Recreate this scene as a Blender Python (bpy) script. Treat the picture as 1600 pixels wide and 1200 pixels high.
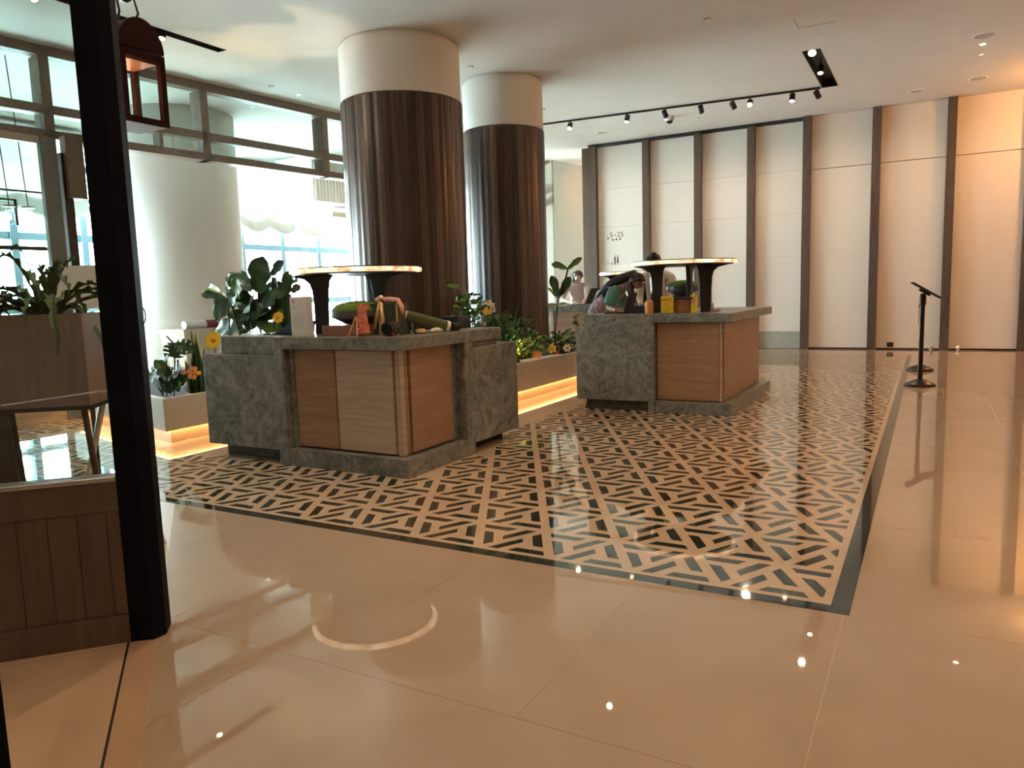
import bpy, bmesh, math, random
from mathutils import Vector, Matrix
C = bpy.context.scene.collection
S = bpy.context.scene
random.seed(11)
PI = math.pi
for o in list(bpy.data.objects):
    bpy.data.objects.remove(o)

# ------------------------------------------------------------------ camera
cam_d = bpy.data.cameras.new('camera')
cam = bpy.data.objects.new('camera', cam_d)
C.objects.link(cam)
rx, ry, rz = (0.874623, 0.483845, -0.030477), (-0.032242, 0.120778, 0.992156), (0.483731, -0.866779, 0.121235)
cam.matrix_world = Matrix(((rx[0], ry[0], rz[0], 0), (rx[1], ry[1], rz[1], 0), (rx[2], ry[2], rz[2], 1.5), (0, 0, 0, 1)))
cam_d.sensor_width = 36
cam_d.lens = 26.337
cam_d.clip_start = 0.05
cam_d.clip_end = 300
S.camera = cam

# ------------------------------------------------------------------ view, world, sun-lit haze outside
S.view_settings.view_transform = 'Standard'
S.view_settings.look = 'None'
S.view_settings.gamma = 1
S.view_settings.use_curve_mapping = False
S.view_settings.exposure = 0.08
W = bpy.data.worlds.new('world')
S.world = W
W.use_nodes = True
bg = W.node_tree.nodes['Background']
bg.inputs[0].default_value = (0.80, 0.93, 1.0, 1)
bg.inputs[1].default_value = 37.0

CZ = 5.19                    # ceiling height
LK = 1.0                     # lamp gain

def light(name, kind, loc, power, color, target=None, size=0.1, angle=90, blend=0.9, parent=None):
    d = bpy.data.lights.new(name, kind)
    d.energy = power * LK
    d.color = color
    if kind in ('SPOT', 'POINT'):
        d.shadow_soft_size = size
    if kind == 'SPOT':
        d.spot_size = math.radians(angle)
        d.spot_blend = blend
    o = bpy.data.objects.new(name, d)
    C.objects.link(o)
    o.location = loc
    if target is not None:
        o.rotation_euler = (Vector(target) - Vector(loc)).to_track_quat('-Z', 'Y').to_euler()
    return o

WARM = (1.0, 0.67, 0.41)
WARM2 = (1.0, 0.76, 0.54)
AMBER = (1.0, 0.45, 0.13)

# ------------------------------------------------------------------ materials
def mat(name, base=(0.5, 0.5, 0.5), rough=0.5, metal=0.0, spec=0.5, **k):
    m = bpy.data.materials.new(name)
    m.use_nodes = True
    nt = m.node_tree
    b = nt.nodes['Principled BSDF']
    b.inputs['Base Color'].default_value = (*base, 1)
    b.inputs['Roughness'].default_value = rough
    b.inputs['Metallic'].default_value = metal
    b.inputs['Specular IOR Level'].default_value = spec
    for key, v in k.items():
        b.inputs[key.replace('_', ' ')].default_value = v
    return m

def nodes(m):
    return m.node_tree, m.node_tree.nodes['Principled BSDF']

def coords(nt, scale=(1, 1, 1), rot=(0, 0, 0), world=False):
    tc = nt.nodes.new('ShaderNodeTexCoord')
    mp = nt.nodes.new('ShaderNodeMapping')
    mp.inputs['Scale'].default_value = scale
    mp.inputs['Rotation'].default_value = rot
    if world:
        g = nt.nodes.new('ShaderNodeNewGeometry')
        nt.links.new(g.outputs['Position'], mp.inputs[0])
    else:
        nt.links.new(tc.outputs['Object'], mp.inputs[0])
    return mp

def ramp(nt, src, stops):
    r = nt.nodes.new('ShaderNodeValToRGB')
    cr = r.color_ramp
    while len(cr.elements) < len(stops):
        cr.elements.new(0.5)
    for e, (p, c) in zip(cr.elements, stops):
        e.position = p; e.color = (*c, 1)
    nt.links.new(src, r.inputs[0])
    return r

def noisy(name, stops, scale=(3, 3, 3), nscale=2.0, detail=5, dist=0.0, rough=0.5, bump=0.0, world=False, spec=0.5, rvar=None, **k):
    m = mat(name, rough=rough, spec=spec, **k)
    nt, b = nodes(m)
    mp = coords(nt, scale, world=world)
    n = nt.nodes.new('ShaderNodeTexNoise')
    n.inputs['Scale'].default_value = nscale
    n.inputs['Detail'].default_value = detail
    n.inputs['Distortion'].default_value = dist
    nt.links.new(mp.outputs[0], n.inputs['Vector'])
    r = ramp(nt, n.outputs['Fac'], stops)
    nt.links.new(r.outputs[0], b.inputs['Base Color'])
    if bump:
        bp = nt.nodes.new('ShaderNodeBump')
        bp.inputs['Strength'].default_value = bump
        bp.inputs['Distance'].default_value = 0.01
        nt.links.new(n.outputs['Fac'], bp.inputs['Height'])
        nt.links.new(bp.outputs[0], b.inputs['Normal'])
    return m

def emit(name, color, strength, base=(0.8, 0.8, 0.8)):
    m = mat(name, base=base, rough=0.5)
    nt, b = nodes(m)
    b.inputs['Emission Color'].default_value = (*color, 1)
    b.inputs['Emission Strength'].default_value = strength
    return m

def glass(name, tint=(0.95, 1, 0.99), rough=0.0):
    # thin architectural pane: mirror-like reflection by angle, otherwise clear
    m = bpy.data.materials.new(name)
    m.use_nodes = True
    nt = m.node_tree
    nt.nodes.clear()
    out = nt.nodes.new('ShaderNodeOutputMaterial')
    mix = nt.nodes.new('ShaderNodeMixShader')
    tr = nt.nodes.new('ShaderNodeBsdfTransparent'); tr.inputs[0].default_value = (*tint, 1)
    gl = nt.nodes.new('ShaderNodeBsdfGlossy'); gl.inputs['Roughness'].default_value = rough
    fr = nt.nodes.new('ShaderNodeFresnel'); fr.inputs[0].default_value = 1.45
    ge = nt.nodes.new('ShaderNodeNewGeometry'); mr = nt.nodes.new('ShaderNodeMapRange')      # same reflectance on both faces of a thin pane
    mr.inputs[3].default_value = 1.45; mr.inputs[4].default_value = 1 / 1.45
    nt.links.new(ge.outputs['Backfacing'], mr.inputs[0]); nt.links.new(mr.outputs[0], fr.inputs[0])
    nt.links.new(fr.outputs[0], mix.inputs[0]); nt.links.new(tr.outputs[0], mix.inputs[1]); nt.links.new(gl.outputs[0], mix.inputs[2])
    nt.links.new(mix.outputs[0], out.inputs[0])
    return m

def marble_floor(name, c1, c2, c3, rough):
    m = noisy(name, [(0.25, c1), (0.5, c2), (0.75, c3)], scale=(1, 1, 1), nscale=1.3, detail=8, dist=1.2, rough=rough, world=True, spec=1.0)
    nt, b = nodes(m)
    # faint polish variation
    mp = coords(nt, (1, 1, 1), world=True)
    n = nt.nodes.new('ShaderNodeTexNoise'); n.inputs['Scale'].default_value = 0.9; n.inputs['Detail'].default_value = 3
    nt.links.new(mp.outputs[0], n.inputs['Vector'])
    mr = nt.nodes.new('ShaderNodeMapRange'); mr.inputs[3].default_value = rough * 0.7; mr.inputs[4].default_value = rough * 1.4
    nt.links.new(n.outputs['Fac'], mr.inputs[0]); nt.links.new(mr.outputs[0], b.inputs['Roughness'])
    bp = nt.nodes.new('ShaderNodeBump'); bp.inputs['Strength'].default_value = 0.012; bp.inputs['Distance'].default_value = 0.004
    nt.links.new(n.outputs['Fac'], bp.inputs['Height']); nt.links.new(bp.outputs[0], b.inputs['Normal'])
    return m

def wood(name, dark, light, scale=(1, 1, 14), rough=0.4, spec=0.4, fine=6.0):
    m = mat(name, rough=rough, spec=spec)
    nt, b = nodes(m)
    mp = coords(nt, scale)
    n = nt.nodes.new('ShaderNodeTexNoise'); n.inputs['Scale'].default_value = fine; n.inputs['Detail'].default_value = 6; n.inputs['Distortion'].default_value = 0.6
    nt.links.new(mp.outputs[0], n.inputs['Vector'])
    r = ramp(nt, n.outputs['Fac'], [(0.3, dark), (0.7, light)])
    nt.links.new(r.outputs[0], b.inputs['Base Color'])
    return m

def green_stone(name):
    m = mat(name, rough=0.32, spec=0.5)
    nt, b = nodes(m)
    mp = coords(nt, (1, 1, 1), world=True)
    n1 = nt.nodes.new('ShaderNodeTexNoise'); n1.inputs['Scale'].default_value = 3.2; n1.inputs['Detail'].default_value = 7; n1.inputs['Distortion'].default_value = 2.4
    nt.links.new(mp.outputs[0], n1.inputs['Vector'])
    mus = nt.nodes.new('ShaderNodeTexNoise'); mus.inputs['Scale'].default_value = 5.5; mus.inputs['Detail'].default_value = 8; mus.inputs['Roughness'].default_value = 0.7; mus.inputs['Distortion'].default_value = 4.5
    nt.links.new(mp.outputs[0], mus.inputs['Vector'])
    r1 = ramp(nt, n1.outputs['Fac'], [(0.30, (0.078, 0.092, 0.088)), (0.50, (0.150, 0.168, 0.158)), (0.75, (0.27, 0.28, 0.255))])
    r2 = ramp(nt, mus.outputs['Fac'], [(0.50, (0, 0, 0)), (0.56, (0.75, 0.75, 0.75)), (0.60, (0.15, 0.15, 0.15)), (0.66, (0.6, 0.6, 0.6)), (0.72, (0, 0, 0))])
    mx = nt.nodes.new('ShaderNodeMixRGB'); mx.inputs[2].default_value = (0.52, 0.50, 0.44, 1)
    mul = nt.nodes.new('ShaderNodeMath'); mul.operation = 'MULTIPLY'; mul.inputs[1].default_value = 0.50
    nt.links.new(r2.outputs[0], mul.inputs[0]); nt.links.new(mul.outputs[0], mx.inputs[0])
    nt.links.new(r1.outputs[0], mx.inputs[1]); nt.links.new(mx.outputs[0], b.inputs['Base Color'])
    return m

M = {}
M['floor'] = marble_floor('beige_marble', (0.425, 0.325, 0.235), (0.46, 0.355, 0.26), (0.49, 0.38, 0.28), 0.015)
M['grout'] = mat('pale_grout', (0.56, 0.45, 0.34), 0.3)
M['inlay_bg'] = marble_floor('beige_inlay_marble', (0.54, 0.41, 0.29), (0.59, 0.455, 0.33), (0.63, 0.50, 0.37), 0.02)
M['inlay'] = noisy('dark_green_marble', [(0.3, (0.016, 0.024, 0.019)), (0.6, (0.032, 0.044, 0.036)), (0.85, (0.075, 0.09, 0.075))], nscale=5, detail=8, dist=2, rough=0.04, world=True, spec=0.8)
M['cafe_floor'] = marble_floor('cafe_stone', (0.50, 0.36, 0.24), (0.55, 0.40, 0.27), (0.60, 0.44, 0.30), 0.16)
M['ceiling'] = noisy('ceiling_paint', [(0.3, (0.66, 0.62, 0.57)), (0.7, (0.70, 0.66, 0.61))], nscale=0.6, rough=0.75, world=True, spec=0.3)
M['plaster'] = mat('white_plaster', (0.88, 0.86, 0.82), 0.7, spec=0.3)
M['panel'] = noisy('cream_wall_cloth', [(0.3, (0.80, 0.74, 0.66)), (0.7, (0.84, 0.78, 0.70))], scale=(1, 1, 12), nscale=5, rough=0.55, world=True, spec=0.35)
M['panel_r'] = noisy('beige_wall_panel', [(0.3, (0.77, 0.68, 0.58)), (0.7, (0.81, 0.72, 0.62))], scale=(1, 1, 12), nscale=4, rough=0.28, world=True, spec=0.4)
M['wall_side'] = mat('olive_beige_wall', (0.42, 0.39, 0.31), 0.6)
M['skirt'] = noisy('grey_green_skirting_stone', [(0.3, (0.34, 0.34, 0.29)), (0.7, (0.42, 0.41, 0.35))], nscale=3, rough=0.3, world=True)
M['rib'] = wood('dark_walnut_rib', (0.075, 0.048, 0.035), (0.12, 0.08, 0.06), scale=(3, 3, 0.4), rough=0.4)
M['black'] = mat('matt_black', (0.012, 0.012, 0.014), 0.55)
M['post'] = mat('black_painted_steel', (0.004, 0.005, 0.009), 0.65, spec=0.07)
M['frame_wood'] = wood('taupe_wood_frame', (0.16, 0.115, 0.085), (0.22, 0.165, 0.125), scale=(3, 3, 3), rough=0.45)
M['mullion'] = mat('bloomed_blue_mullion', (0.20, 0.33, 0.42), 0.3)  # blue frames lightened, the window bloom put into their colour
M['glass'] = glass('clear_glass')
M['glass_int'] = glass('greenish_glass', (0.86, 0.94, 0.92))
M['stone'] = green_stone('swirled_green_grey_marble')
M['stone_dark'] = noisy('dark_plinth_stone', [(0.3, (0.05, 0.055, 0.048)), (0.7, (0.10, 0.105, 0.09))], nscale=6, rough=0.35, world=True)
M['oak'] = wood('brown_oak_veneer', (0.30, 0.17, 0.092), (0.40, 0.25, 0.15), scale=(0.8, 0.8, 9), rough=0.38, fine=3.0)
M['oak2'] = wood('paler_oak_veneer', (0.43, 0.335, 0.25), (0.56, 0.465, 0.37), scale=(0.8, 0.8, 9), rough=0.38, fine=3.0)
M['carcass'] = mat('dark_carcass', (0.035, 0.022, 0.014), 0.6)
M['planter'] = noisy('cream_planter_stone', [(0.3, (0.50, 0.43, 0.34)), (0.7, (0.58, 0.50, 0.40))], nscale=6, rough=0.35, world=True)
M['soil'] = noisy('dark_soil', [(0.3, (0.02, 0.014, 0.01)), (0.7, (0.05, 0.035, 0.022))], nscale=30, rough=0.95, bump=0.6)
M['led'] = emit('warm_led_strip', (1.0, 0.50, 0.17), 34)
M['wainscot'] = wood('brown_wainscot_wood', (0.085, 0.053, 0.034), (0.12, 0.077, 0.05), scale=(4, 4, 0.5), rough=0.4)
M['metal'] = mat('dark_bronze_metal', (0.05, 0.042, 0.036), 0.3, metal=0.8)
M['steel'] = mat('brushed_steel', (0.45, 0.45, 0.45), 0.3, metal=1)
M['chrome'] = mat('polished_chrome', (0.8, 0.8, 0.8), 0.08, metal=1)
M['lantern'] = mat('oxblood_lantern_metal', (0.026, 0.008, 0.009), 0.7, spec=0.08)
M['lantern_in'] = mat('copper_lantern_lining', (0.55, 0.24, 0.10), 0.4, metal=0.5)
M['lantern_bottom'] = mat('grey_lantern_base', (0.35, 0.37, 0.42), 0.5)
M['bulb'] = emit('warm_bulb', (1.0, 0.62, 0.28), 60)
M['lamp_on'] = emit('lit_lamp_face', (1.0, 0.78, 0.52), 14)
M['lamp_dim'] = emit('dim_lamp_face', (1.0, 0.70, 0.42), 2.5)
M['white'] = mat('white_print', (0.80, 0.80, 0.82), 0.45)
M['white_cloth'] = mat('white_cloth', (0.8, 0.8, 0.82), 0.9)
M['maroon'] = mat('maroon_cloth', (0.16, 0.03, 0.04), 0.8)
M['red'] = mat('red_print', (0.55, 0.03, 0.03), 0.5)
M['ink'] = mat('dark_ink', (0.08, 0.05, 0.04), 0.6)
M['grey_ink'] = mat('grey_ink', (0.42, 0.42, 0.46), 0.6)
M['yellow'] = noisy('yellow_print', [(0.3, (0.70, 0.50, 0.02)), (0.7, (0.82, 0.66, 0.05))], nscale=8, rough=0.5)
M['gold'] = mat('gold_ribbon', (0.72, 0.52, 0.26), 0.3, metal=0.35)
M['pink'] = mat('pink_ribbon', (0.75, 0.36, 0.30), 0.5)
M['green_box'] = mat('forest_green_leatherette', (0.045, 0.07, 0.045), 0.5)
M['olive'] = mat('olive_enamel', (0.075, 0.095, 0.035), 0.35)
M['navy'] = mat('navy_leatherette', (0.01, 0.02, 0.045), 0.4)
M['rose_acrylic'] = mat('rose_brown_acrylic', (0.30, 0.15, 0.11), 0.15)
M['clear_plastic'] = glass('clear_acrylic', (0.97, 0.95, 0.92), 0.02)
M['bowl'] = noisy('dark_grey_ceramic', [(0.3, (0.07, 0.07, 0.075)), (0.7, (0.13, 0.13, 0.14))], scale=(1, 1, 14), nscale=4, rough=0.35)
M['moss'] = noisy('green_moss', [(0.3, (0.05, 0.11, 0.02)), (0.7, (0.20, 0.36, 0.05))], nscale=26, rough=0.95, bump=1.0)
M['artcard'] = noisy('red_orange_card_art', [(0.35, (0.12, 0.015, 0.01)), (0.48, (0.62, 0.07, 0.03)), (0.56, (0.85, 0.40, 0.20)), (0.65, (0.45, 0.03, 0.02))], nscale=28, rough=0.4)
M['copper'] = mat('brushed_copper', (0.62, 0.30, 0.16), 0.25, metal=0.9)
M['pencil_wood'] = mat('orange_wood', (0.65, 0.30, 0.09), 0.45)
M['screen_black'] = mat('black_screen_glass', (0.008, 0.008, 0.01), 0.12)
M['leaf'] = noisy('deep_green_leaf', [(0.3, (0.012, 0.045, 0.012)), (0.7, (0.03, 0.09, 0.02))], nscale=6, rough=0.35)
M['leaf2'] = noisy('mid_green_leaf', [(0.3, (0.04, 0.12, 0.015)), (0.7, (0.09, 0.20, 0.03))], nscale=6, rough=0.4)
M['leaf3'] = noisy('yellow_green_leaf', [(0.3, (0.20, 0.30, 0.03)), (0.7, (0.42, 0.46, 0.06))], nscale=14, rough=0.45)
M['leaf_brown'] = noisy('bronze_leaf', [(0.3, (0.07, 0.045, 0.02)), (0.7, (0.14, 0.09, 0.05))], nscale=6, rough=0.5)
M['fern'] = noisy('fern_green', [(0.3, (0.022, 0.06, 0.018)), (0.7, (0.05, 0.12, 0.03))], nscale=10, rough=0.5)
for k_ in ('leaf', 'leaf2', 'leaf3', 'fern'):
    _, b_ = nodes(M[k_]); b_.inputs['Transmission Weight'].default_value = 0.0
    b_.inputs['Subsurface Weight'].default_value = 0.0
M['stem'] = mat('brown_stem', (0.035, 0.025, 0.015), 0.7)
M['stem_green'] = mat('green_stem', (0.05, 0.10, 0.03), 0.6)
M['petal_y'] = mat('yellow_petal', (0.90, 0.58, 0.03), 0.5)
M['petal_w'] = mat('white_petal', (0.85, 0.82, 0.70), 0.5)
M['petal_o'] = mat('orange_petal', (0.85, 0.30, 0.05), 0.5)
M['petal_p'] = mat('pink_petal', (0.75, 0.42, 0.38), 0.5)
M['rock'] = noisy('pale_rock', [(0.3, (0.35, 0.28, 0.22)), (0.7, (0.60, 0.52, 0.44))], nscale=5, rough=0.8, bump=0.8)
M['skin'] = mat('skin', (0.33, 0.185, 0.125), 0.55)
M['skin2'] = mat('fair_skin', (0.60, 0.42, 0.33), 0.55)
M['hair'] = mat('black_hair', (0.008, 0.007, 0.008), 0.45)
M['teal'] = mat('teal_cloth', (0.10, 0.30, 0.24), 0.85)
M['print'] = noisy('pink_blue_print_cloth', [(0.35, (0.60, 0.60, 0.64)), (0.5, (0.52, 0.34, 0.42)), (0.62, (0.10, 0.20, 0.45))], nscale=9, detail=2, rough=0.85)
M['black_cloth'] = mat('black_cloth', (0.012, 0.012, 0.014), 0.85)
M['shirt'] = mat('white_shirt', (0.68, 0.64, 0.56), 0.85)
M['dusty'] = mat('dusty_pink_cloth', (0.52, 0.42, 0.40), 0.85)
M['shade'] = mat('translucent_white_shade', (0.85, 0.85, 0.83), 0.9)
nt_, b_ = nodes(M['shade'])
tl = nt_.nodes.new('ShaderNodeBsdfTranslucent'); tl.inputs[0].default_value = (0.9, 0.9, 0.88, 1)
mx_ = nt_.nodes.new('ShaderNodeMixShader'); mx_.inputs[0].default_value = 0.55
nt_.links.new(b_.outputs[0], mx_.inputs[1]); nt_.links.new(tl.outputs[0], mx_.inputs[2])
nt_.links.new(mx_.outputs[0], nt_.nodes['Material Output'].inputs[0])
M['hem'] = mat('gathered_white_cloth', (0.82, 0.82, 0.78), 0.9)
nt_, b_ = nodes(M['hem'])
tl = nt_.nodes.new('ShaderNodeBsdfTranslucent'); tl.inputs[0].default_value = (0.8, 0.8, 0.76, 1)
mx_ = nt_.nodes.new('ShaderNodeMixShader'); mx_.inputs[0].default_value = 0.045
nt_.links.new(b_.outputs[0], mx_.inputs[1]); nt_.links.new(tl.outputs[0], mx_.inputs[2])
nt_.links.new(mx_.outputs[0], nt_.nodes['Material Output'].inputs[0])
STAVE = [(0.034, 0.016, 0.012), (0.052, 0.025, 0.018), (0.075, 0.040, 0.028), (0.115, 0.068, 0.044), (0.16, 0.105, 0.070), (0.105, 0.046, 0.026)]
for i_, c_ in enumerate(STAVE):
    M['stave%d' % i_] = wood('walnut_stave_%d' % i_, tuple(x * 0.8 for x in c_), tuple(x * 1.35 for x in c_), scale=(5, 5, 0.5), rough=0.30, spec=0.5)

# ------------------------------------------------------------------ mesh helpers
ORG = {}
def origin(o):
    p = Vector((0, 0, 0))
    while o is not None:
        p += o.location
        o = o.parent
    return p

class MB:
    def __init__(s):
        s.v = []; s.f = []; s.mi = []
    def add(s, vs, fs, mi=0):
        n = len(s.v)
        s.v += [tuple(v) for v in vs]
        s.f += [tuple(i + n for i in f) for f in fs]
        s.mi += [mi] * len(fs)
        return s
    def box(s, x0, x1, y0, y1, z0, z1, mi=0):
        vs = [(x, y, z) for z in (z0, z1) for y in (y0, y1) for x in (x0, x1)]
        return s.add(vs, [(0, 2, 3, 1), (4, 5, 7, 6), (0, 1, 5, 4), (2, 6, 7, 3), (0, 4, 6, 2), (1, 3, 7, 5)], mi)
    def obox(s, c, ax, ay, az, hx, hy, hz, mi=0):
        c, ax, ay, az = map(Vector, (c, ax, ay, az))
        vs = [c + ax * (sx * hx) + ay * (sy * hy) + az * (sz * hz) for sz in (-1, 1) for sy in (-1, 1) for sx in (-1, 1)]
        return s.add(vs, [(0, 2, 3, 1), (4, 5, 7, 6), (0, 1, 5, 4), (2, 6, 7, 3), (0, 4, 6, 2), (1, 3, 7, 5)], mi)
    def prism(s, poly, z0, z1, mi=0):
        n = len(poly)
        vs = [(x, y, z0) for x, y in poly] + [(x, y, z1) for x, y in poly]
        fs = [tuple(range(n - 1, -1, -1)), tuple(range(n, 2 * n))] + [(i, (i + 1) % n, n + (i + 1) % n, n + i) for i in range(n)]
        return s.add(vs, fs, mi)
    def extrude(s, pts, off, mi=0):
        n = len(pts); off = Vector(off)
        vs = [Vector(p) for p in pts] + [Vector(p) + off for p in pts]
        fs = [tuple(range(n - 1, -1, -1)), tuple(range(n, 2 * n))] + [(i, (i + 1) % n, n + (i + 1) % n, n + i) for i in range(n)]
        return s.add(vs, fs, mi)
    def tube(s, pts, rad, n=8, mi=0, caps=True):
        pts = [Vector(p) for p in pts]
        if not isinstance(rad, (list, tuple)):
            rad = [rad] * len(pts)
        vs = []; prev = None
        for i, p in enumerate(pts):
            d = (pts[min(i + 1, len(pts) - 1)] - pts[max(i - 1, 0)]).normalized()
            a = d.cross(Vector((0, 0, 1)))
            if a.length < 0.05:
                a = d.cross(Vector((0, 1, 0)))
            a.normalize()
            if prev is not None and a.dot(prev) < 0:
                a = -a
            prev = a
            b = d.cross(a)
            for k in range(n):
                t = 2 * PI * k / n
                vs.append(p + (a * math.cos(t) + b * math.sin(t)) * rad[i])
        fs = [(i * n + k, i * n + (k + 1) % n, (i + 1) * n + (k + 1) % n, (i + 1) * n + k) for i in range(len(pts) - 1) for k in range(n)]
        if caps:
            fs += [tuple(range(n - 1, -1, -1)), tuple(range((len(pts) - 1) * n, len(pts) * n))]
        return s.add(vs, fs, mi)
    def lathe(s, prof, c=(0, 0, 0), n=24, mi=0, sy=1.0):
        vs = []
        for r, z in prof:
            for k in range(n):
                t = 2 * PI * k / n
                vs.append((c[0] + r * math.cos(t), c[1] + r * math.sin(t) * sy, c[2] + z))
        fs = [(i * n + k, i * n + (k + 1) % n, (i + 1) * n + (k + 1) % n, (i + 1) * n + k) for i in range(len(prof) - 1) for k in range(n)]
        if prof[0][0] > 1e-5: fs.append(tuple(range(n - 1, -1, -1)))
        if prof[-1][0] > 1e-5: fs.append(tuple(range((len(prof) - 1) * n, len(prof) * n)))
        return s.add(vs, fs, mi)
    def ball(s, c, rx_, ry_=None, rz_=None, n=12, m_=8, mi=0, wob=0.0):
        ry_ = ry_ or rx_; rz_ = rz_ or rx_
        vs = []
        for j in range(m_ + 1):
            ph = PI * j / m_
            for k in range(n):
                t = 2 * PI * k / n
                w = 1 + random.uniform(-wob, wob)
                vs.append((c[0] + rx_ * w * math.sin(ph) * math.cos(t), c[1] + ry_ * w * math.sin(ph) * math.sin(t), c[2] + rz_ * w * math.cos(ph)))
        fs = [(j * n + k, (j + 1) * n + k, (j + 1) * n + (k + 1) % n, j * n + (k + 1) % n) for j in range(m_) for k in range(n)]
        return s.add(vs, fs, mi)
    def mesh(s, name, mats, smooth=False, off=None):
        me = bpy.data.meshes.new(name)
        v = s.v if off is None else [(a - off[0], b - off[1], c - off[2]) for a, b, c in s.v]
        me.from_pydata(v, [], s.f)
        for m_ in (mats if isinstance(mats, (list, tuple)) else [mats]):
            me.materials.append(m_)
        if any(s.mi):
            me.polygons.foreach_set('material_index', s.mi)
        if smooth:
            me.polygons.foreach_set('use_smooth', [True] * len(me.polygons))
        bm = bmesh.new(); bm.from_mesh(me)
        bmesh.ops.remove_doubles(bm, verts=bm.verts, dist=1e-5)
        bmesh.ops.delete(bm, geom=[v for v in bm.verts if not v.link_faces], context='VERTS')
        bmesh.ops.recalc_face_normals(bm, faces=bm.faces)
        bm.to_mesh(me); bm.free()
        me.update()
        return me
    def build(s, name, mats, parent=None, smooth=False, bevel=0.0, local=False, **tagk):
        base = None
        if parent is None:
            xs = [v[0] for v in s.v]; ys = [v[1] for v in s.v]; zs = [v[2] for v in s.v]
            base = Vector(((min(xs) + max(xs)) / 2, (min(ys) + max(ys)) / 2, min(zs)))
            off = base
        else:
            off = None if local else origin(parent)
        me = s.mesh(name, mats, smooth, off)
        o = bpy.data.objects.new(name, me)
        C.objects.link(o)
        if base is not None:
            o.location = base
        if parent is not None:
            o.parent = parent
        if bevel:
            bv = o.modifiers.new('bevel', 'BEVEL'); bv.width = bevel; bv.segments = 2; bv.limit_method = 'ANGLE'; bv.angle_limit = 0.7
        for k, v in tagk.items():
            o[k] = v
        return o

def tag(o, label, cat, group=None):
    o['label'] = label; o['category'] = cat
    if group: o['group'] = group
    return o

def thing(name, label, cat, loc, group=None, rotz=0.0):
    o = bpy.data.objects.new(name, None)
    o.empty_display_size = 0.1
    C.objects.link(o)
    o.location = loc; o.rotation_euler = (0, 0, rotz)
    return tag(o, label, cat, group)

def root_structure(name, loc=(0, 0, 0), rotz=0.0):
    o = bpy.data.objects.new(name, None); C.objects.link(o); o.location = loc; o.rotation_euler = (0, 0, rotz)
    o['kind'] = 'structure'
    return o

def dup(o, loc=None, label=None, group=None, parent=None):
    c = o.copy(); C.objects.link(c)
    if parent is not None: c.parent = parent
    if loc is not None: c.location = loc
    if label: c['label'] = label
    if group: c['group'] = group
    for ch in list(o.children):
        dup(ch, parent=c)
    return c

def inst(name, mesh, parent, mtx, **tagk):
    o = bpy.data.objects.new(name, mesh); C.objects.link(o); o.parent = parent
    o.matrix_local = mtx
    for k, v in tagk.items(): o[k] = v
    return o

def clip(poly, a, b, c):          # keep the side a*x + b*y <= c
    out = []
    for i in range(len(poly)):
        p, q = poly[i], poly[(i + 1) % len(poly)]
        dp, dq = a * p[0] + b * p[1] - c, a * q[0] + b * q[1] - c
        if dp <= 0: out.append(p)
        if (dp < 0 < dq) or (dq < 0 < dp):
            t = dp / (dp - dq)
            out.append((p[0] + (q[0] - p[0]) * t, p[1] + (q[1] - p[1]) * t))
    return out

def area(poly):
    return abs(sum(poly[i][0] * poly[(i + 1) % len(poly)][1] - poly[(i + 1) % len(poly)][0] * poly[i][1] for i in range(len(poly)))) / 2

# ------------------------------------------------------------------ FLOOR
floor = root_structure('floor')
# the screen line: threshold between the cafe stone and the lobby marble
UX, UY = 0.781, -0.624            # along the threshold, away from the post
NX, NY = 0.624, 0.781             # to the lobby side
TC = NX * -2.986 + NY * 2.006     # lobby edge of the threshold
TB = NX * -3.055 + NY * 1.925     # cafe edge (dark groove)
MB().box(-17.5, 5.0, -7.0, 24.0, -0.12, -0.0015).build('subfloor', M['grout'], floor, kind='structure')
# lobby tiles in front of and to the right of the inlay
def lobby_tile(x0, x1, y0, y1):
    g = 0.0011
    p = [(x0 + g, y0 + g), (x1 - g, y0 + g), (x1 - g, y1 - g), (x0 + g, y1 - g)]
    p = clip(p, -NX, -NY, -TC)
    if len(p) > 2 and area(p) > 0.002:
        MB().prism(p, -0.012, 0.0).build('floor_tile', M['floor'], floor)
IX1, IY0, IY1 = -0.271, 3.556, 17.06      # outer edges of the green border
rows = [3.556 - 1.386 * k for k in range(0, 6)]
for r in range(5):
    y1, y0 = rows[r], rows[r + 1]
    ox = -0.295 if r % 2 == 0 else -0.515
    k = -12
    while ox + 0.945 * k < 4.9:
        x0 = ox + 0.945 * k
        lobby_tile(max(x0, -12.0), min(x0 + 0.945, 4.9), y0, y1)
        k += 1
y = IY0; r = 0
while y < 18.4:
    x = IX1; first = True
    y2 = min(y + 1.386, 18.4)
    while x < 4.9:
        w = 0.945 if not (first and r % 2) else 0.47
        lobby_tile(x, min(x + w, 4.9), y, y2)
        x += w; first = False
    y = y2; r += 1
MB().box(-17.4, IX1, IY1 + 0.002, 24, -0.012, 0).build('floor_tile', M['floor'], floor)
# inlay background and plain strip around the planters
MB().box(-17.4, IX1 - 0.087, IY0 + 0.087, IY1 - 0.087, -0.012, 0.0).build('inlay_ground', M['inlay_bg'], floor)
bd = MB()
bd.box(-17.4, IX1, IY0, IY0 + 0.087, -0.012, 0.0004); bd.build('border_strip', M['inlay'], floor)
MB().box(IX1 - 0.087, IX1, IY0 + 0.0875, IY1, -0.012, 0.0004).build('border_strip', M['inlay'], floor)
MB().box(-17.4, IX1 - 0.0875, IY1 - 0.087, IY1, -0.012, 0.0004).build('border_strip', M['inlay'], floor)
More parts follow.
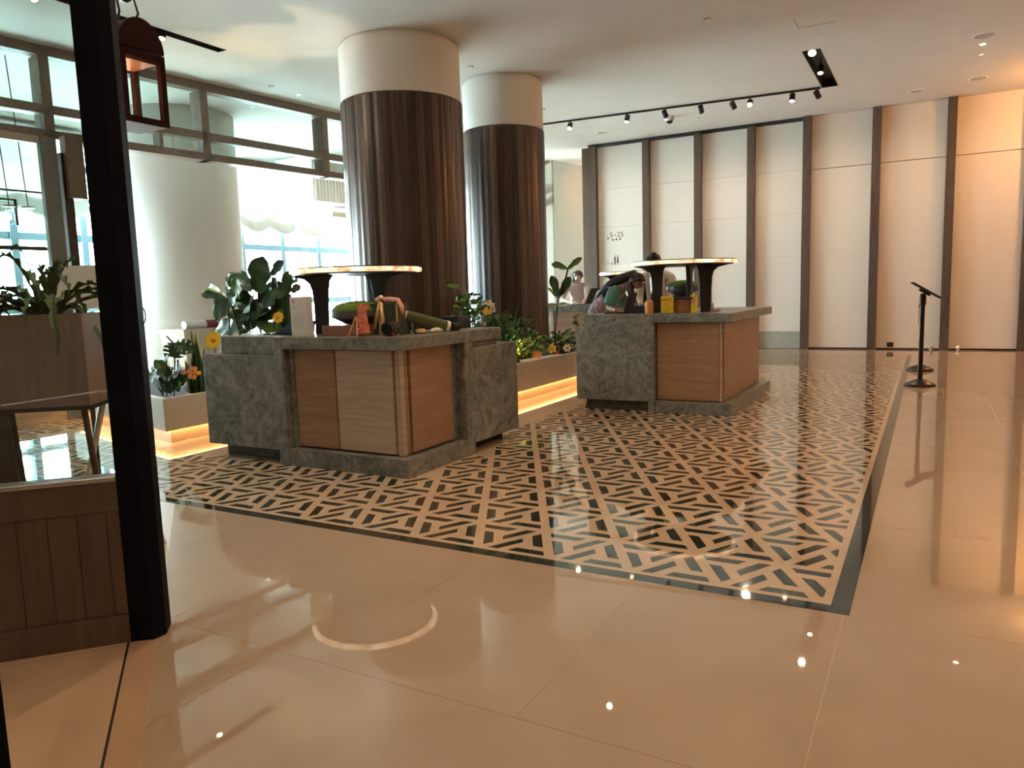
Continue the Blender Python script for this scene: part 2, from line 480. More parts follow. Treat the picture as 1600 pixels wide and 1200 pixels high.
# green marble pieces: triangles of three trapezoids turning one way
LX, LY = 0.4743, 0.4343
SX0, SY0 = -0.646, 4.087
kx = LX; ky = LY / (math.sqrt(3) / 2 * LX)
def tri_pieces(up):
    s = LX; ins = 0.029; t = 0.0575
    h = s * math.sqrt(3) / 2
    cen = Vector((s / 2, h / 3)) if up else Vector((s / 2, h * 2 / 3))
    V = [Vector((0, 0)), Vector((s, 0)), Vector((s / 2, h))] if up else [Vector((0, h)), Vector((s / 2, 0)), Vector((s, h))]
    rin = h / 3; f = (rin - ins) / rin
    V = [cen + (v - cen) * f for v in V]
    out = []
    for i in range(3):
        a, b = V[i], V[(i + 1) % 3]              # ccw, flush at b
        d = (b - a).normalized(); n = Vector((-d.y, d.x))
        L = (b - a).length
        o1 = a + d * (L - 0.240); 
        q = t / math.tan(PI / 3)
        out.append([tuple(o1), tuple(b), tuple(b - d * q + n * t), tuple(o1 + d * q + n * t)])
    return out
UPT, DNT = tri_pieces(True), tri_pieces(False)
pieces = []
for j in range(-1, 31):
    for i in range(-37, 3):
        bx = SX0 + i * LX + (j % 2) * (-LX / 2); by = SY0 + (j) * LY
        for T, ox in ((UPT, 0), (DNT, LX / 2)):
            for q in T:
                p = [(bx + ox + x, by + y * ky) for x, y in q]
                cx = sum(v[0] for v in p) / 4; cy = sum(v[1] for v in p) / 4
                if cy < IY0 or cx > -0.2 or cx < -15.8: continue
                # plain stone round the planters
                if -9.2 < cx < -3.93 and cy > 4.86: 
                    if cx < -3.93 and not (cx > -3.98): 
                        p = p if False else None
                if p is None: continue
                p = clip(p, 1, 0, -0.398)
                if len(p) < 3: continue
                p = clip(p, 0, -1, -3.680)
                if len(p) < 3: continue
                p = clip(p, 0, 1, IY1 - 0.12)
                if len(p) < 3 or area(p) < 0.0008: continue
                # keep what the counters stand on simple
                if -3.66 > cx > -5.0 and 4.95 < cy < 6.6: continue
                pieces.append((math.hypot(cx, cy) + (3 if cx < -5.5 else 0), p))
pieces.sort(key=lambda a: a[0])
for d_, p in pieces[:300]:
    MB().prism(p, -0.010, 0.0005).build('inlay_piece', M['inlay'], floor)
mb = MB()
for d_, p in pieces[300:]:
    mb.prism(p, -0.010, 0.0005)
mb.build('distant_inlay_pieces', M['inlay'], floor, kind='stuff')
# cafe floor: stone slabs with dark grooves, parallel to the threshold
def cafe(poly, m_=None):
    MB().prism(poly, -0.012, 0.0).build('cafe_slab', m_ or M['cafe_floor'], floor)
def PT(a, b):                     # a along threshold from the post, b towards the cafe
    return (-3.03 + UX * a - NX * b, 1.965 + UY * a - NY * b)
M['thresh'] = marble_floor('threshold_stone', (0.46, 0.31, 0.20), (0.50, 0.34, 0.22), (0.54, 0.38, 0.25), 0.10)
cafe([PT(-0.02, 0.052), PT(7, 0.052), PT(7, -0.0585), PT(-0.02, -0.0585)][::-1], M['thresh'])
for a0, a1 in ((0.0, 1.6), (1.603, 3.2), (3.203, 4.8), (4.803, 7.0)):
    for b0, b1 in ((0.062, 1.6), (1.603, 3.2), (3.203, 5.0)):
        cafe([PT(a0, b1), PT(a1, b1), PT(a1, b0), PT(a0, b0)])
cafe([PT(-0.12, 0.062), PT(-0.004, 0.062), PT(-0.004, 5), PT(-0.12, 5)][::-1])
cafe([PT(-0.6, -0.03), PT(-0.124, -0.03), PT(-0.124, 5), PT(-0.6, 5)][::-1])
MB().prism([PT(-0.6, 5), PT(7, 5), PT(7, -0.03), PT(-0.6, -0.03)], -0.0012, -0.0008).build('groove', M['black'], floor)

# ------------------------------------------------------------------ CEILING
ceil = root_structure('ceiling')
SLX0, SLX1, SLY0, SLY1 = -1.92, -1.64, 13.3, 15.93      # black slot on the right
LSX0, LSX1, LSY0, LSY1 = -9.40, -9.22, 3.2, 8.17        # black slot on the left
cb = MB()
def ceil_rects(x0, x1, y0, y1, holes):
    xs = sorted({x0, x1, *[h[0] for h in holes], *[h[1] for h in holes]})
    ys = sorted({y0, y1, *[h[2] for h in holes], *[h[3] for h in holes]})
    for a, b in zip(xs, xs[1:]):
        for c, d in zip(ys, ys[1:]):
            if any(h[0] <= a and b <= h[1] and h[2] <= c and d <= h[3] for h in holes): continue
            cb.box(a, b, c, d, CZ, CZ + 0.25)
ceil_rects(-17.5, 5.0, -7.0, 24.0, [(SLX0, SLX1, SLY0, SLY1), (LSX0, LSX1, LSY0, LSY1)])
cb.build('ceiling_slab', M['ceiling'], ceil, kind='structure')
for (x0, x1, y0, y1) in ((SLX0, SLX1, SLY0, SLY1), (LSX0, LSX1, LSY0, LSY1)):
    m = MB()
    m.box(x0, x1, y0, y1, CZ + 0.16, CZ + 0.2)
    m.box(x0, x0 + 0.008, y0, y1, CZ - 0.002, CZ + 0.2); m.box(x1 - 0.008, x1, y0, y1, CZ - 0.002, CZ + 0.2)
    m.box(x0, x1, y0, y0 + 0.008, CZ - 0.002, CZ + 0.2); m.box(x0, x1, y1 - 0.008, y1, CZ - 0.002, CZ + 0.2)
    m.build('light_slot', M['black'], ceil)
# thin joints of access hatches
for (x, y) in ((-1.8, 11.6), (-0.62, 10.9)):
    m = MB(); w = 0.5
    m.box(x, x + 0.008, y, y + w, CZ - 0.003, CZ + 0.001); m.box(x, x + w, y + w, y + w + 0.008, CZ - 0.003, CZ + 0.001)
    m.build('hatch_joint', mat('joint_shadow', (0.30, 0.26, 0.22), 0.8), ceil)

# ------------------------------------------------------------------ FAR WALL with ribs and panels
WY = 18.42
wall_back = root_structure('wall_back')
MB().box(-7.75, 5.0, WY + 0.06, WY + 0.3, 0, CZ).build('backing', M['plaster'], wall_back, kind='structure')
ribL = [-7.74, -6.33, -5.04, -3.80]
ribR = [-2.585, -1.185, 0.21, 1.59, 2.98]
RW = 0.17
rib_h = MB().box(-RW / 2, RW / 2, -0.16, 0.06, 0, CZ - 0.012).mesh('rib', M['rib'])
for x in ribL:
    m = MB().box(x, x + RW, WY - 0.14, WY + 0.06, 0, CZ - 0.075); m.build('rib', M['rib'], wall_back, bevel=0.004)
MB().box(-7.96, -7.76, WY - 0.10, WY + 0.06, 0, CZ - 0.075).build('rib', M['rib'], wall_back, bevel=0.004)
for x in ribR:
    MB().box(x, x + RW, WY - 0.14, WY + 0.06, 0.0, CZ - 0.004).build('rib', M['rib'], wall_back, bevel=0.004)
xs = ribL + [ribR[0]]
for i in range(4):
    x0, x1 = xs[i] + RW, xs[i + 1]
    zs = [0.40, 1.26, 2.13, 3.09, 4.05, CZ - 0.075]
    for z0, z1 in zip(zs, zs[1:]):
        MB().box(x0 + 0.002, x1 - 0.002, WY + 0.01, WY + 0.06, z0 + 0.003, z1 - 0.003).build('wall_panel', M['panel'], wall_back)
    MB().box(x0 + 0.002, x1 - 0.002, WY, WY + 0.06, 0.01, 0.397).build('skirting', M['skirt'], wall_back)
MB().box(-7.8, -2.585, WY - 0.05, WY + 0.06, CZ - 0.072, CZ - 0.002).build('shadow_slot', M['black'], wall_back)
xr = ribR + [4.9]
for i in range(5):
    x0, x1 = xr[i] + RW, xr[i + 1]
    MB().box(x0 + 0.002, x1 - 0.002, WY, WY + 0.06, 0.035, 4.02).build('wall_panel', M['panel_r'], wall_back)
    MB().box(x0 + 0.002, x1 - 0.002, WY, WY + 0.06, 4.035, CZ - 0.004).build('wall_panel', M['panel_r'], wall_back)
    MB().box(x0, x1, WY + 0.03, WY + 0.059, 4.0, 4.05).build('joint_strip', M['black'], wall_back)
    MB().box(x0, x1, WY + 0.03, WY + 0.059, 0.0, 0.04).build('joint_strip', M['black'], wall_back)
# wayfinding print on the first panel
def text(s, loc, size, m_, parent, rot=(PI / 2, 0, 0), name='lettering', ext=0.001, align='LEFT', sp=1.0):
    cu = bpy.data.curves.new(name, 'FONT'); cu.body = s; cu.size = size; cu.extrude = ext; cu.align_x = align; cu.space_character = sp
    cu.materials.append(m_)
    tmp = bpy.data.objects.new(name, cu); C.objects.link(tmp)
    bpy.context.view_layer.update()
    me = bpy.data.meshes.new_from_object(tmp.evaluated_get(bpy.context.evaluated_depsgraph_get()))
    bpy.data.objects.remove(tmp)
    o = bpy.data.objects.new(name, me); C.objects.link(o); o.parent = parent
    o.location = Vector(loc) - origin(parent); o.rotation_euler = rot
    return o
yT = WY + 0.008
text('5~25', (-7.27, yT, 2.83), 0.185, M['ink'], wall_back)
ic = MB()
for k, x in enumerate((-7.21, -7.11, -7.01)):
    ic.box(x, x + 0.055, yT - 0.002, yT + 0.001, 2.745 + k * 0.006, 2.785 + k * 0.006)
ic.box(-7.33, -7.29, yT - 0.002, yT + 0.001, 2.79, 2.83)
ic.build('pictogram', M['ink'], wall_back)
wc = MB()
for k, x in enumerate((-7.13, -7.055)):                       # two standing figures
    wc.lathe([(0.001, -0.018), (0.018, 0), (0.001, 0.018)], (x, yT, 2.345), n=10)
    if k == 0: wc.extrude([(x - 0.022, yT, 2.32), (x + 0.022, yT, 2.32), (x + 0.014, yT, 2.13), (x - 0.014, yT, 2.13)], (0, -0.002, 0))
    else: wc.extrude([(x - 0.014, yT, 2.32), (x + 0.014, yT, 2.32), (x + 0.026, yT, 2.18), (x + 0.008, yT, 2.18), (x + 0.008, yT, 2.13), (x - 0.008, yT, 2.13), (x - 0.008, yT, 2.18), (x - 0.026, yT, 2.18)], (0, -0.002, 0))
wc.build('restroom_pictogram', M['ink'], wall_back)
text('6', (-7.24, yT, 2.13), 0.11, M['ink'], wall_back)
MB().box(-7.33, -7.29, yT - 0.002, yT + 0.001, 2.17, 2.18).build('dash', M['ink'], wall_back)
# small chrome floor-level studs at the foot of the wall
for (x, lb) in ((-0.79, 'small dim square wall socket at the foot of the wall left of the sign stand'),):
    MB().box(x, x + 0.13, WY - 0.015, WY - 0.001, 0.06, 0.16).build('floor_socket', M['metal'], wall_back)
def studs(x, lb):
    b = MB().ball((x, WY - 0.11, 0.062), 0.05, 0.05, 0.05, n=12, m_=8)
    b.lathe([(0.03, 0.0), (0.03, 0.02)], (x, WY - 0.11, 0.0), n=12)
    tag(b.build('door_stop', M['chrome'], None, smooth=True), lb, 'door stop', 'round chrome door stops')
studs(0.055, 'small round chrome door stop left of the dark rib behind the sign stand')
studs(0.56, 'small round chrome door stop right of the dark rib behind the sign stand')

# ------------------------------------------------------------------ side walls and passage
MB().box(4.75, 5.0, -7, 18.4, 0, CZ).build('wall_right', mat('warm_side_wall', (0.40, 0.28, 0.19), 0.35), None, kind='structure')
MB().box(-17.5, 5.0, -7.25, -7.0, 0, CZ).build('wall_front', mat('cafe_wall', (0.34, 0.25, 0.18), 0.6), None, kind='structure')
wp = MB()
wp.prism([(-9.50, 19.72), (-9.20, 21.7), (-9.05, 23.9), (-17.4, 23.9), (-17.4, 23.2), (-12, 19.72)], 0, CZ)
wp.build('wall_pier', M['wall_side'], None, kind='structure')
MB().prism([(-9.495, 19.70), (-9.44, 19.70), (-9.14, 21.7), (-8.99, 23.9), (-9.045, 23.9), (-9.195, 21.7)], 0, CZ).build('wall_passage', mat('shaded_passage_side', (0.17, 0.15, 0.105), 0.5), None, kind='structure')  # thin skin over the pier, shade of its receding side put into the colour
MB().box(-17.5, 5.0, 24, 24.25, 0, CZ).build('wall_far', M['wall_side'], None, kind='structure')
MB().box(-17.5, -16.3, -7, 3.6, 0, CZ).build('wall_left', M['plaster'], None, kind='structure')
light('passage_amber_lamp', 'SPOT', (-7.9, 20.2, 4.7), 130, AMBER, (-9.4, 21.6, 4.0), angle=110, size=0.1)

# ------------------------------------------------------------------ WINDOW WALL (left, far)
WX = -16.0
win = root_structure('window_1')
ys = [8.5 + 1.43 * (k - 3) for k in range(0, 14)]
for k, yv in enumerate(ys):
    MB().box(WX - 0.25, WX + 0.02, yv - 0.075, yv + 0.075, 0.0, 5.05).build('mullion', M['mullion'], win)
for z in (0.12, 1.45, 2.93, 4.4):
    MB().box(WX - 0.14, WX - 0.02, ys[0], ys[-1], z - 0.075, z + 0.075).build('transom', M['mullion'], win)
for k in range(13):
    MB().box(WX - 0.10, WX - 0.09, ys[k] + 0.075, ys[k + 1] - 0.075, 0.19, 5.0).build('pane', M['glass'], win)
MB().box(WX - 0.3, WX + 0.05, ys[0] - 0.2, ys[-1] + 0.2, 5.0, CZ).build('head', M['plaster'], win)
MB().box(WX - 0.3, WX + 0.05, ys[-1], 24, 0, CZ).build('pier', M['plaster'], win)

# roman shades with scalloped hem
def shade(y0, y1, label):
    n = 60; x = WX + 0.22
    t = thing('roman_shade', label, 'blind', (x, (y0 + y1) / 2, 5.0), 'white scalloped blinds in the windows')
    m = MB(); vs = []; fs = []
    rows_ = [(5.0, 0), (4.2, 0.0), (3.75, 0.0), (3.62, 0.07), (3.52, 0.02), (3.42, 0.10), (3.36, 0.03)]
    sc = 2
    for rr, (z, bul) in enumerate(rows_):
        for k in range(n + 1):
            u = k / n; yy = y0 + (y1 - y0) * u
            sag = abs(math.sin(u * sc * PI)) 
            dz = -0.20 * sag * (0 if rr < 2 else (0.5 if rr == 2 else 1)) + (0.10 if rr > 2 else 0)
            vs.append((x + bul * (0.5 + sag * 0.8) + 0.01 * math.sin(u * 40), yy, z + dz))
    for nm, r0, r1, mm in (('shade_cloth', 0, 2, 'shade'), ('gathered_hem', 2, len(rows_) - 1, 'hem')):
        fs = [(rr * (n + 1) + k, rr * (n + 1) + k + 1, (rr + 1) * (n + 1) + k + 1, (rr + 1) * (n + 1) + k) for rr in range(r0, r1) for k in range(n)]
        o = MB().add(vs, fs).build(nm, M[mm], t, smooth=True)
        so = o.modifiers.new('thick', 'SOLIDIFY'); so.thickness = 0.006
    MB().box(WX + 0.052, x + 0.03, y0, y1, 4.98, 5.10).build('headrail', M['white'], t)
for k, (a, b, lb) in enumerate(((4.3, 7.05, 'white scalloped roman blind in the leftmost window bay'), (7.15, 9.95, 'white scalloped roman blind behind the square hanging pendant'),
        (10.05, 12.8, 'white scalloped roman blind mostly behind the round white column'), (14.0, 15.95, 'white scalloped roman blind just right of the round white column'),
        (16.1, 18.6, 'white scalloped roman blind between its neighbour and the wooden column'))):
    shade(a, b, lb)

# big round white column by the windows
t = thing('round_column', 'thick round white plastered column beside the windows', 'column', (-13.3, 10.37, 0))
MB().lathe([(1.085, 0), (1.085, CZ)], (-13.3, 10.37, 0), n=64).build('shaft', M['plaster'], t, smooth=True)

# ------------------------------------------------------------------ BULKHEAD of framed glass above
BO = (-11.3, 5.94); BA = -math.atan2(0.70, 6.66)
bh = root_structure('window_2', (BO[0], BO[1], 0), BA)
def L2(y0, y1, z0, z1, name='rail', x0=-0.10, x1=0.10, m_='frame_wood'):
    return MB().box(x0, x1, y0, y1, z0, z1).build(name, M[m_], bh, local=True, bevel=0.004)
L2(-4.0, 14.0, 5.05, CZ, 'head_rail'); L2(-4.0, 14.0, 4.24, 4.37); L2(-4.0, 14.0, 3.90, 4.02, x0=-0.16)
posts = [-2.0, 0.64, 3.15, 5.80, 8.4, 11.0]
for p in posts:
    L2(p - 0.07, p + 0.07, 3.90, 5.05, 'post', x0=-0.20)
for a, b in zip(posts, posts[1:]):
    MB().box(-0.01, 0.0, a + 0.07, b - 0.07, 4.37, 5.05).build('pane', M['glass_int'], bh, local=True)
    MB().box(-0.01, 0.0, a + 0.07, b - 0.07, 4.02, 4.24).build('pane', M['glass_int'], bh, local=True)
L2(2.30, 2.36, 4.02, 4.24, 'divider')
L2(0.12, 0.17, 4.02, 4.24, 'divider', x0=-0.5, x1=-0.44)
# sliding glazed door standing in front of it
dr = root_structure('door_1', (-10.1, 5.9, 0))
m = MB(); m.box(-10.14, -10.06, 5.78, 5.99, 0, 3.68); m.build('stile', mat('grey_door_stile', (0.22, 0.23, 0.22), 0.4), dr, bevel=0.004)
MB().box(-10.13, -10.07, 3.0, 5.78, 0.0, 0.20).build('bottom_rail', M['oak2'], dr, bevel=0.003)
MB().box(-10.125, -10.075, 5.78, 5.985, 0.0, 0.215).build('foot_block', M['oak2'], dr)
MB().box(-10.13, -10.07, 3.0, 5.78, 3.58, 3.68).build('top_rail', M['steel'], dr)
MB().box(-10.105, -10.098, 3.0, 5.78, 0.20, 3.58).build('pane', M['glass_int'], dr)
MB().box(-10.10, -9.98, 6.06, 6.30, 2.92, 3.72).build('closer_box', M['frame_wood'], dr)
MB().box(-10.12, -10.04, 6.02, 6.14, 0.0, 3.5).build('jamb', M['metal'], dr)

# slatted box soffit high beyond the bulkhead
sb = thing('slatted_soffit', 'pale slatted box soffit hanging high beyond the glass bulkhead', 'soffit', (-14.4, 16.6, 4.0))
MB().box(-15.3, -14.02, 14.9, 19.5, 4.02, CZ - 0.02).build('soffit_box', M['plaster'], sb)
k = 14.95
while k < 19.4:
    MB().box(-14.02, -13.98, k, k + 0.06, 4.02, 4.98).build('slat', M['plaster'], sb); k += 0.12
tag(MB().box(-14.9, -14.4, 16.0, 17.4, 3.72, 3.86).build('wood_beam', M['oak2'], None), 'short honey wood beam under the slatted soffit', 'beam')

# square pendant seen through the door glass
pn = thing('pendant_frame', 'thin dark square-framed pendant with glass candle lamps by the windows', 'pendant lamp', (-12.0, 6.2, 2.4))
m = MB()
for yv in (4.9, 6.9): m.box(-12.02, -11.98, yv - 0.02, yv + 0.02, 2.38, 5.1)
m.box(-12.02, -11.98, 4.9, 6.9, 2.36, 2.42); m.box(-12.02, -11.98, 4.9, 6.88, 3.22, 3.25)
m.build('outer_frame', M['metal'], pn)
m = MB(); m.box(-12.31, -12.29, 5.2, 6.62, 3.12, 3.15); m.box(-12.31, -12.29, 6.58, 6.62, 2.75, 3.15); m.build('inner_frame', M['metal'], pn)
for yv in (5.85, 6.35, 6.62):
    MB().tube([(-12.0, yv - 0.1, CZ), (-12.0, yv, 3.0)], 0.008, 6).build('cord', M['metal'], pn)
    b = MB().ball((-12.0, yv, 2.86), 0.06, 0.06, 0.13, n=10); b.build('glass_shade', M['clear_plastic'], pn, smooth=True)
    MB().lathe([(0.09, 0), (0.09, 0.02)], (-12.0, yv, 2.99), n=12).build('cap', M['metal'], pn)
    MB().ball((-12.0, yv, 2.84), 0.022, 0.022, 0.05, n=8).build('flame_bulb', M['lamp_dim'], pn)

# ------------------------------------------------------------------ WOOD CLAD COLUMNS
def clad_column(name, label, cx, cy, r, ztop, n, seed):
    rnd = random.Random(seed)
    t = thing(name, label, 'column', (cx, cy, 0), 'round columns clad in wooden staves')
    MB().lathe([(r - 0.01, 0), (r - 0.01, ztop + 0.01), (r + 0.012, ztop + 0.012), (r + 0.012, CZ - 0.05), (r - 0.03, CZ - 0.05), (r - 0.03, CZ)], (cx, cy, 0), n=72).build('plaster_head', M['plaster'], t, smooth=False).data.polygons.foreach_set('use_smooth', [False] * 0)
    w = 2 * PI / n
    meshes = []
    for i in range(6):
        a = w * 0.485
        m = MB()
        pts = [((r - 0.02) * math.cos(-a), (r - 0.02) * math.sin(-a)), ((r + 0.022) * math.cos(-a), (r + 0.022) * math.sin(-a)), ((r + 0.027) , 0.0), ((r + 0.022) * math.cos(a), (r + 0.022) * math.sin(a)), ((r - 0.02) * math.cos(a), (r - 0.02) * math.sin(a))]
        m.prism(pts, 0.02, ztop)
        meshes.append(m.mesh('stave', M['stave%d' % i]))
    last = -1
    for k in range(n):
        i = rnd.choices(range(6), weights=(26, 26, 20, 10, 5, 13))[0]
        if i == last and rnd.random() < 0.6: i = (i + 1 + rnd.randrange(4)) % 6
        last = i
        inst('wood_stave', meshes[i], t, Matrix.Rotation(k * w, 4, 'Z') @ Matrix.Translation((rnd.uniform(-0.004, 0.004), 0, 0)))
    return t
clad_column('wood_column', 'nearer round column clad in dark wooden staves under a white plaster head', -7.104, 9.557, 0.888, 4.35, 48, 5)
clad_column('wood_column', 'farther round column clad in dark wooden staves, standing right behind the first', -6.77, 12.10, 0.70, 4.33, 38, 9)

# ------------------------------------------------------------------ RECEPTION COUNTERS
c1 = thing('reception_counter', 'nearest green marble and oak reception counter below the first wooden column', 'counter', (-4.4, 5.5, 0), 'marble and oak reception counters')
st, sd, ok = M['stone'], M['stone_dark'], M['oak']
P = lambda nm, mm, *a, par=c1, bev=0.004: MB().box(*a).build(nm, mm, par, bevel=bev)
P('carcass', M['carcass'], -5.03, -3.845, 4.975, 6.05, 0.15, 1.062)
P('plinth', st, -5.03, -3.70, 4.84, 5.755, 0.0, 0.157)
mb = MB(); mb.prism([(-5.033, 4.84), (-3.70, 4.84), (-3.70, 5.755), (-3.70, 6.43), (-5.0, 6.43), (-5.033, 6.1)], 1.06, 1.165)
mb.build('worktop', st, c1, bevel=0.004)
P('side_slab', st, -5.145, -5.036, 4.832, 6.1, 0.0, 1.168)
P('stone_return', st, -5.033, -4.99, 4.905, 6.0, 0.16, 1.058)
o_ = P('cabinet_door', ok, -4.985, -4.515, 4.925, 4.972, 0.172, 1.05)
o_ = P('cabinet_door', M['oak2'], -4.50, -3.885, 4.925, 4.972, 0.172, 1.05)
o_['label'] = 'paler oak door'
P('corner_stile', M['oak2'], -3.868, -3.815, 4.935, 5.0, 0.16, 1.058)
P('corner_stile', ok, -3.845, -3.812, 5.003, 5.04, 0.16, 1.058)
P('side_door', ok, -3.84, -3.795, 5.055, 5.675, 0.172, 1.05)
P('stone_return', st, -3.86, -3.80, 5.68, 5.755, 0.16, 1.058)
P('side_slab', st, -4.7, -3.695, 5.757, 5.885, 0.0, 1.058)
P('hanging_block', st, -6.10, -5.148, 4.84, 6.1, 0.135, 1.0)
P('block_cap', st, -5.90, -5.148, 4.895, 6.1, 1.0, 1.168)
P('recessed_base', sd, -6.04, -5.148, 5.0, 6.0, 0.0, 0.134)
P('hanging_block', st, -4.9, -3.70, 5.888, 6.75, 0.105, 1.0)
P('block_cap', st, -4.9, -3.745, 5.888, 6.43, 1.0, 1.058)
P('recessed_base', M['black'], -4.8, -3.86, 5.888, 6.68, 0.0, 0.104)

c2 = thing('reception_counter', 'middle green marble and oak reception counter with a long overhanging top', 'counter', (-2.9, 9.9, 0), 'marble and oak reception counters')
Q = lambda nm, mm, *a, bev=0.004: MB().box(*a).build(nm, mm, c2, bevel=bev)
Q('carcass', M['carcass'], -2.86, -2.115, 8.80, 10.85, 0.15, 1.088)
Q('plinth', st, -2.868, -1.96, 8.675, 11.12, 0.0, 0.145)
MB().prism([(-2.868, 8.67), (-1.96, 8.67), (-1.96, 11.18), (-3.05, 11.18), (-3.05, 10.0), (-2.868, 10.0)], 1.09, 1.19).build('worktop', st, c2, bevel=0.004)
Q('side_slab', st, -2.95, -2.872, 8.662, 10.0, 0.0, 1.193)
Q('front_door', ok, -2.862, -2.118, 8.755, 8.80, 0.155, 1.082)
Q('corner_stile', M['oak2'], -2.112, -2.088, 8.752, 8.80, 0.150, 1.088)
Q('side_panel', ok, -2.115, -2.072, 8.805, 9.80, 0.152, 1.086)
Q('side_panel', ok, -2.115, -2.072, 9.806, 10.86, 0.152, 1.086)
Q('hanging_block', st, -3.895, -2.953, 8.668, 10.0, 0.132, 1.04)
Q('block_cap', st, -3.80, -2.953, 8.70, 10.0, 1.04, 1.193)
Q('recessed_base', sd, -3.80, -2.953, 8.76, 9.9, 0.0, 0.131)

c3 = thing('reception_counter', 'farthest reception counter, seen between the plants and the middle counter', 'counter', (-5.9, 14.1, 0), 'marble and oak reception counters')
R3 = lambda nm, mm, *a, bev=0.004: MB().box(*a).build(nm, mm, c3, bevel=bev)
R3('worktop', st, -6.73, -4.6, 13.6, 14.9, 1.10, 1.20)
R3('front_door', ok, -6.60, -5.6, 13.68, 13.72, 0.15, 1.095)
R3('front_door', ok, -5.59, -4.7, 13.68, 13.72, 0.15, 1.095)
R3('carcass', M['carcass'], -6.62, -4.65, 13.72, 14.6, 0.15, 1.10)
R3('plinth', st, -6.70, -4.6, 13.6, 14.7, 0.0, 0.149)
R3('side_slab', M['oak2'], -6.70, -6.62, 13.66, 14.7, 0.15, 1.10)

# ------------------------------------------------------------------ TABLE LAMPS with lit disc tops
M['alabaster'] = noisy('lit_alabaster', [(0.35, (0.45, 0.22, 0.10)), (0.5, (0.95, 0.70, 0.42)), (0.7, (1.0, 0.9, 0.72))], nscale=2.5, rough=0.4)
nt_, b_ = nodes(M['alabaster'])
rp_ = [n for n in nt_.nodes if n.type == 'VALTORGB'][0]
nt_.links.new(rp_.outputs[0], b_.inputs['Emission Color']); b_.inputs['Emission Strength'].default_value = 1.25
M['lamp_body'] = mat('charcoal_bronze', (0.022, 0.021, 0.024), 0.38)
def table_lamp(cx, cy, zb, zt, r, label, first=None):
    t = thing('table_lamp', label, 'table lamp', (cx, cy, zb), 'disc table lamps on the counters')
    MB().lathe([(r - 0.06, zt - 0.018), (r - 0.008, zt - 0.016), (r, zt - 0.012), (r, zt + 0.018), (r - 0.006, zt + 0.022)], (cx, cy, 0), n=56).build('lit_disc', M['alabaster'], t, smooth=False)
    MB().lathe([(r * 0.97, zt + 0.0245), (r * 0.97, zt + 0.033)], (cx, cy, 0), n=56).build('top_plate', M['lamp_body'], t)
    MB().lathe([(r * 0.93, zt - 0.030), (r * 0.93, zt - 0.0185)], (cx, cy, 0), n=56).build('under_plate', M['lamp_body'], t)
    for (lx, ly) in ((-0.42, -0.37), (0.03, 0.33), (0.43, 0.03)):
        px_, py_ = lx * r, ly * r
        d = Vector((px_, py_, 0)).normalized(); tn = Vector((-d.y, d.x, 0))
        base = Vector((cx + px_, cy + py_, 0))
        H_ = zt - 0.030
        wi = 0.07 if ly > 0.1 else 0.125
        prof = [(-wi * 0.5, zb), (wi * 0.5, zb), (wi * 0.52, zb + 0.30), (wi * 0.60, H_ - 0.14), (wi * 0.75, H_ - 0.08), (wi * 1.15, H_ - 0.035), (wi * 2.1, H_ - 0.008), (wi * 2.2, H_), (-wi * 1.0, H_), (-wi * 0.75, H_ - 0.05), (-wi * 0.62, H_ - 0.16)]
        pts = [base + d * a - tn * 0.03 + Vector((0, 0, z)) for a, z in prof]
        MB().extrude(pts, tn * 0.06).build('leg', M['lamp_body'], t, bevel=0.006)
    return t
table_lamp(-4.80, 5.62, 1.165, 1.745, 0.62, 'glowing disc table lamp on flared dark legs on the nearest counter')
table_lamp(-2.72, 9.38, 1.19, 1.80, 0.655, 'glowing disc table lamp on flared dark legs on the middle counter')
table_lamp(-5.15, 14.25, 1.20, 1.80, 0.655, 'glowing disc table lamp on flared dark legs on the farthest counter')

# ------------------------------------------------------------------ PLANTERS
def led(pts, parent):
    for a, b in zip(pts, pts[1:]):
        a, b = Vector(a), Vector(b); d = (b - a).normalized(); n = Vector((-d.y, d.x, 0))
        MB().obox((a + b) / 2, d, n, (0, 0, 1), (b - a).length / 2, 0.010, 0.003).build('led_strip', M['led'], parent)
p1 = thing('stone_planter', 'cream stone planter with a lit foot beside the white column', 'planter', (-8.3, 6.6, 0), 'cream stone planters')
def planter(par, poly, z0, z1, inset_foot, led_edges, wall=0.08):
    n = len(poly); c = Vector((sum(p[0] for p in poly) / n, sum(p[1] for p in poly) / n))
    def off(d):                      # inward offset of a convex ccw polygon
        out = []
        for i in range(n):
            p0, p, q = Vector(poly[i - 1]), Vector(poly[i]), Vector(poly[(i + 1) % n])
            d0 = (p - p0).normalized(); d1 = (q - p).normalized()
            n0 = Vector((-d0.y, d0.x)); n1 = Vector((-d1.y, d1.x))
            bis = n0 + n1
            out.append(p + bis * (d / max(0.2, bis.dot(n0))))
        return [tuple(v) for v in out]
    inn = off(wall)
    for i in range(n):
        a, b = poly[i], poly[(i + 1) % n]; ia, ib = inn[i], inn[(i + 1) % n]
        MB().prism([a, b, ib, ia], z0, z1).build('side_slab', M['planter'], par)
    MB().prism(off(wall + 0.001), z0, z1 - 0.07).build('soil', M['soil'], par)
    MB().prism(off(inset_foot), 0, z0 + 0.02).build('foot', M['planter'], par)
    fo = off(inset_foot - 0.030)
    lo, li = off(0.002), off(0.016)
    for i in led_edges:
        MB().prism([lo[i], lo[(i + 1) % n], li[(i + 1) % n], li[i]], z0 - 0.018, z0 - 0.0005).build('led_baffle_lip', M['planter'], par)  # lip added to hide the strip and its mirrored line in the floor
    for i in led_edges:
        led([(*fo[i], z0 - 0.004), (*fo[(i + 1) % n], z0 - 0.004)], par)
planter(p1, [(-9.9, 5.75), (-7.0, 5.02), (-7.0, 8.4), (-9.9, 8.4)], 0.17, 0.50, 0.10, (0, 1))
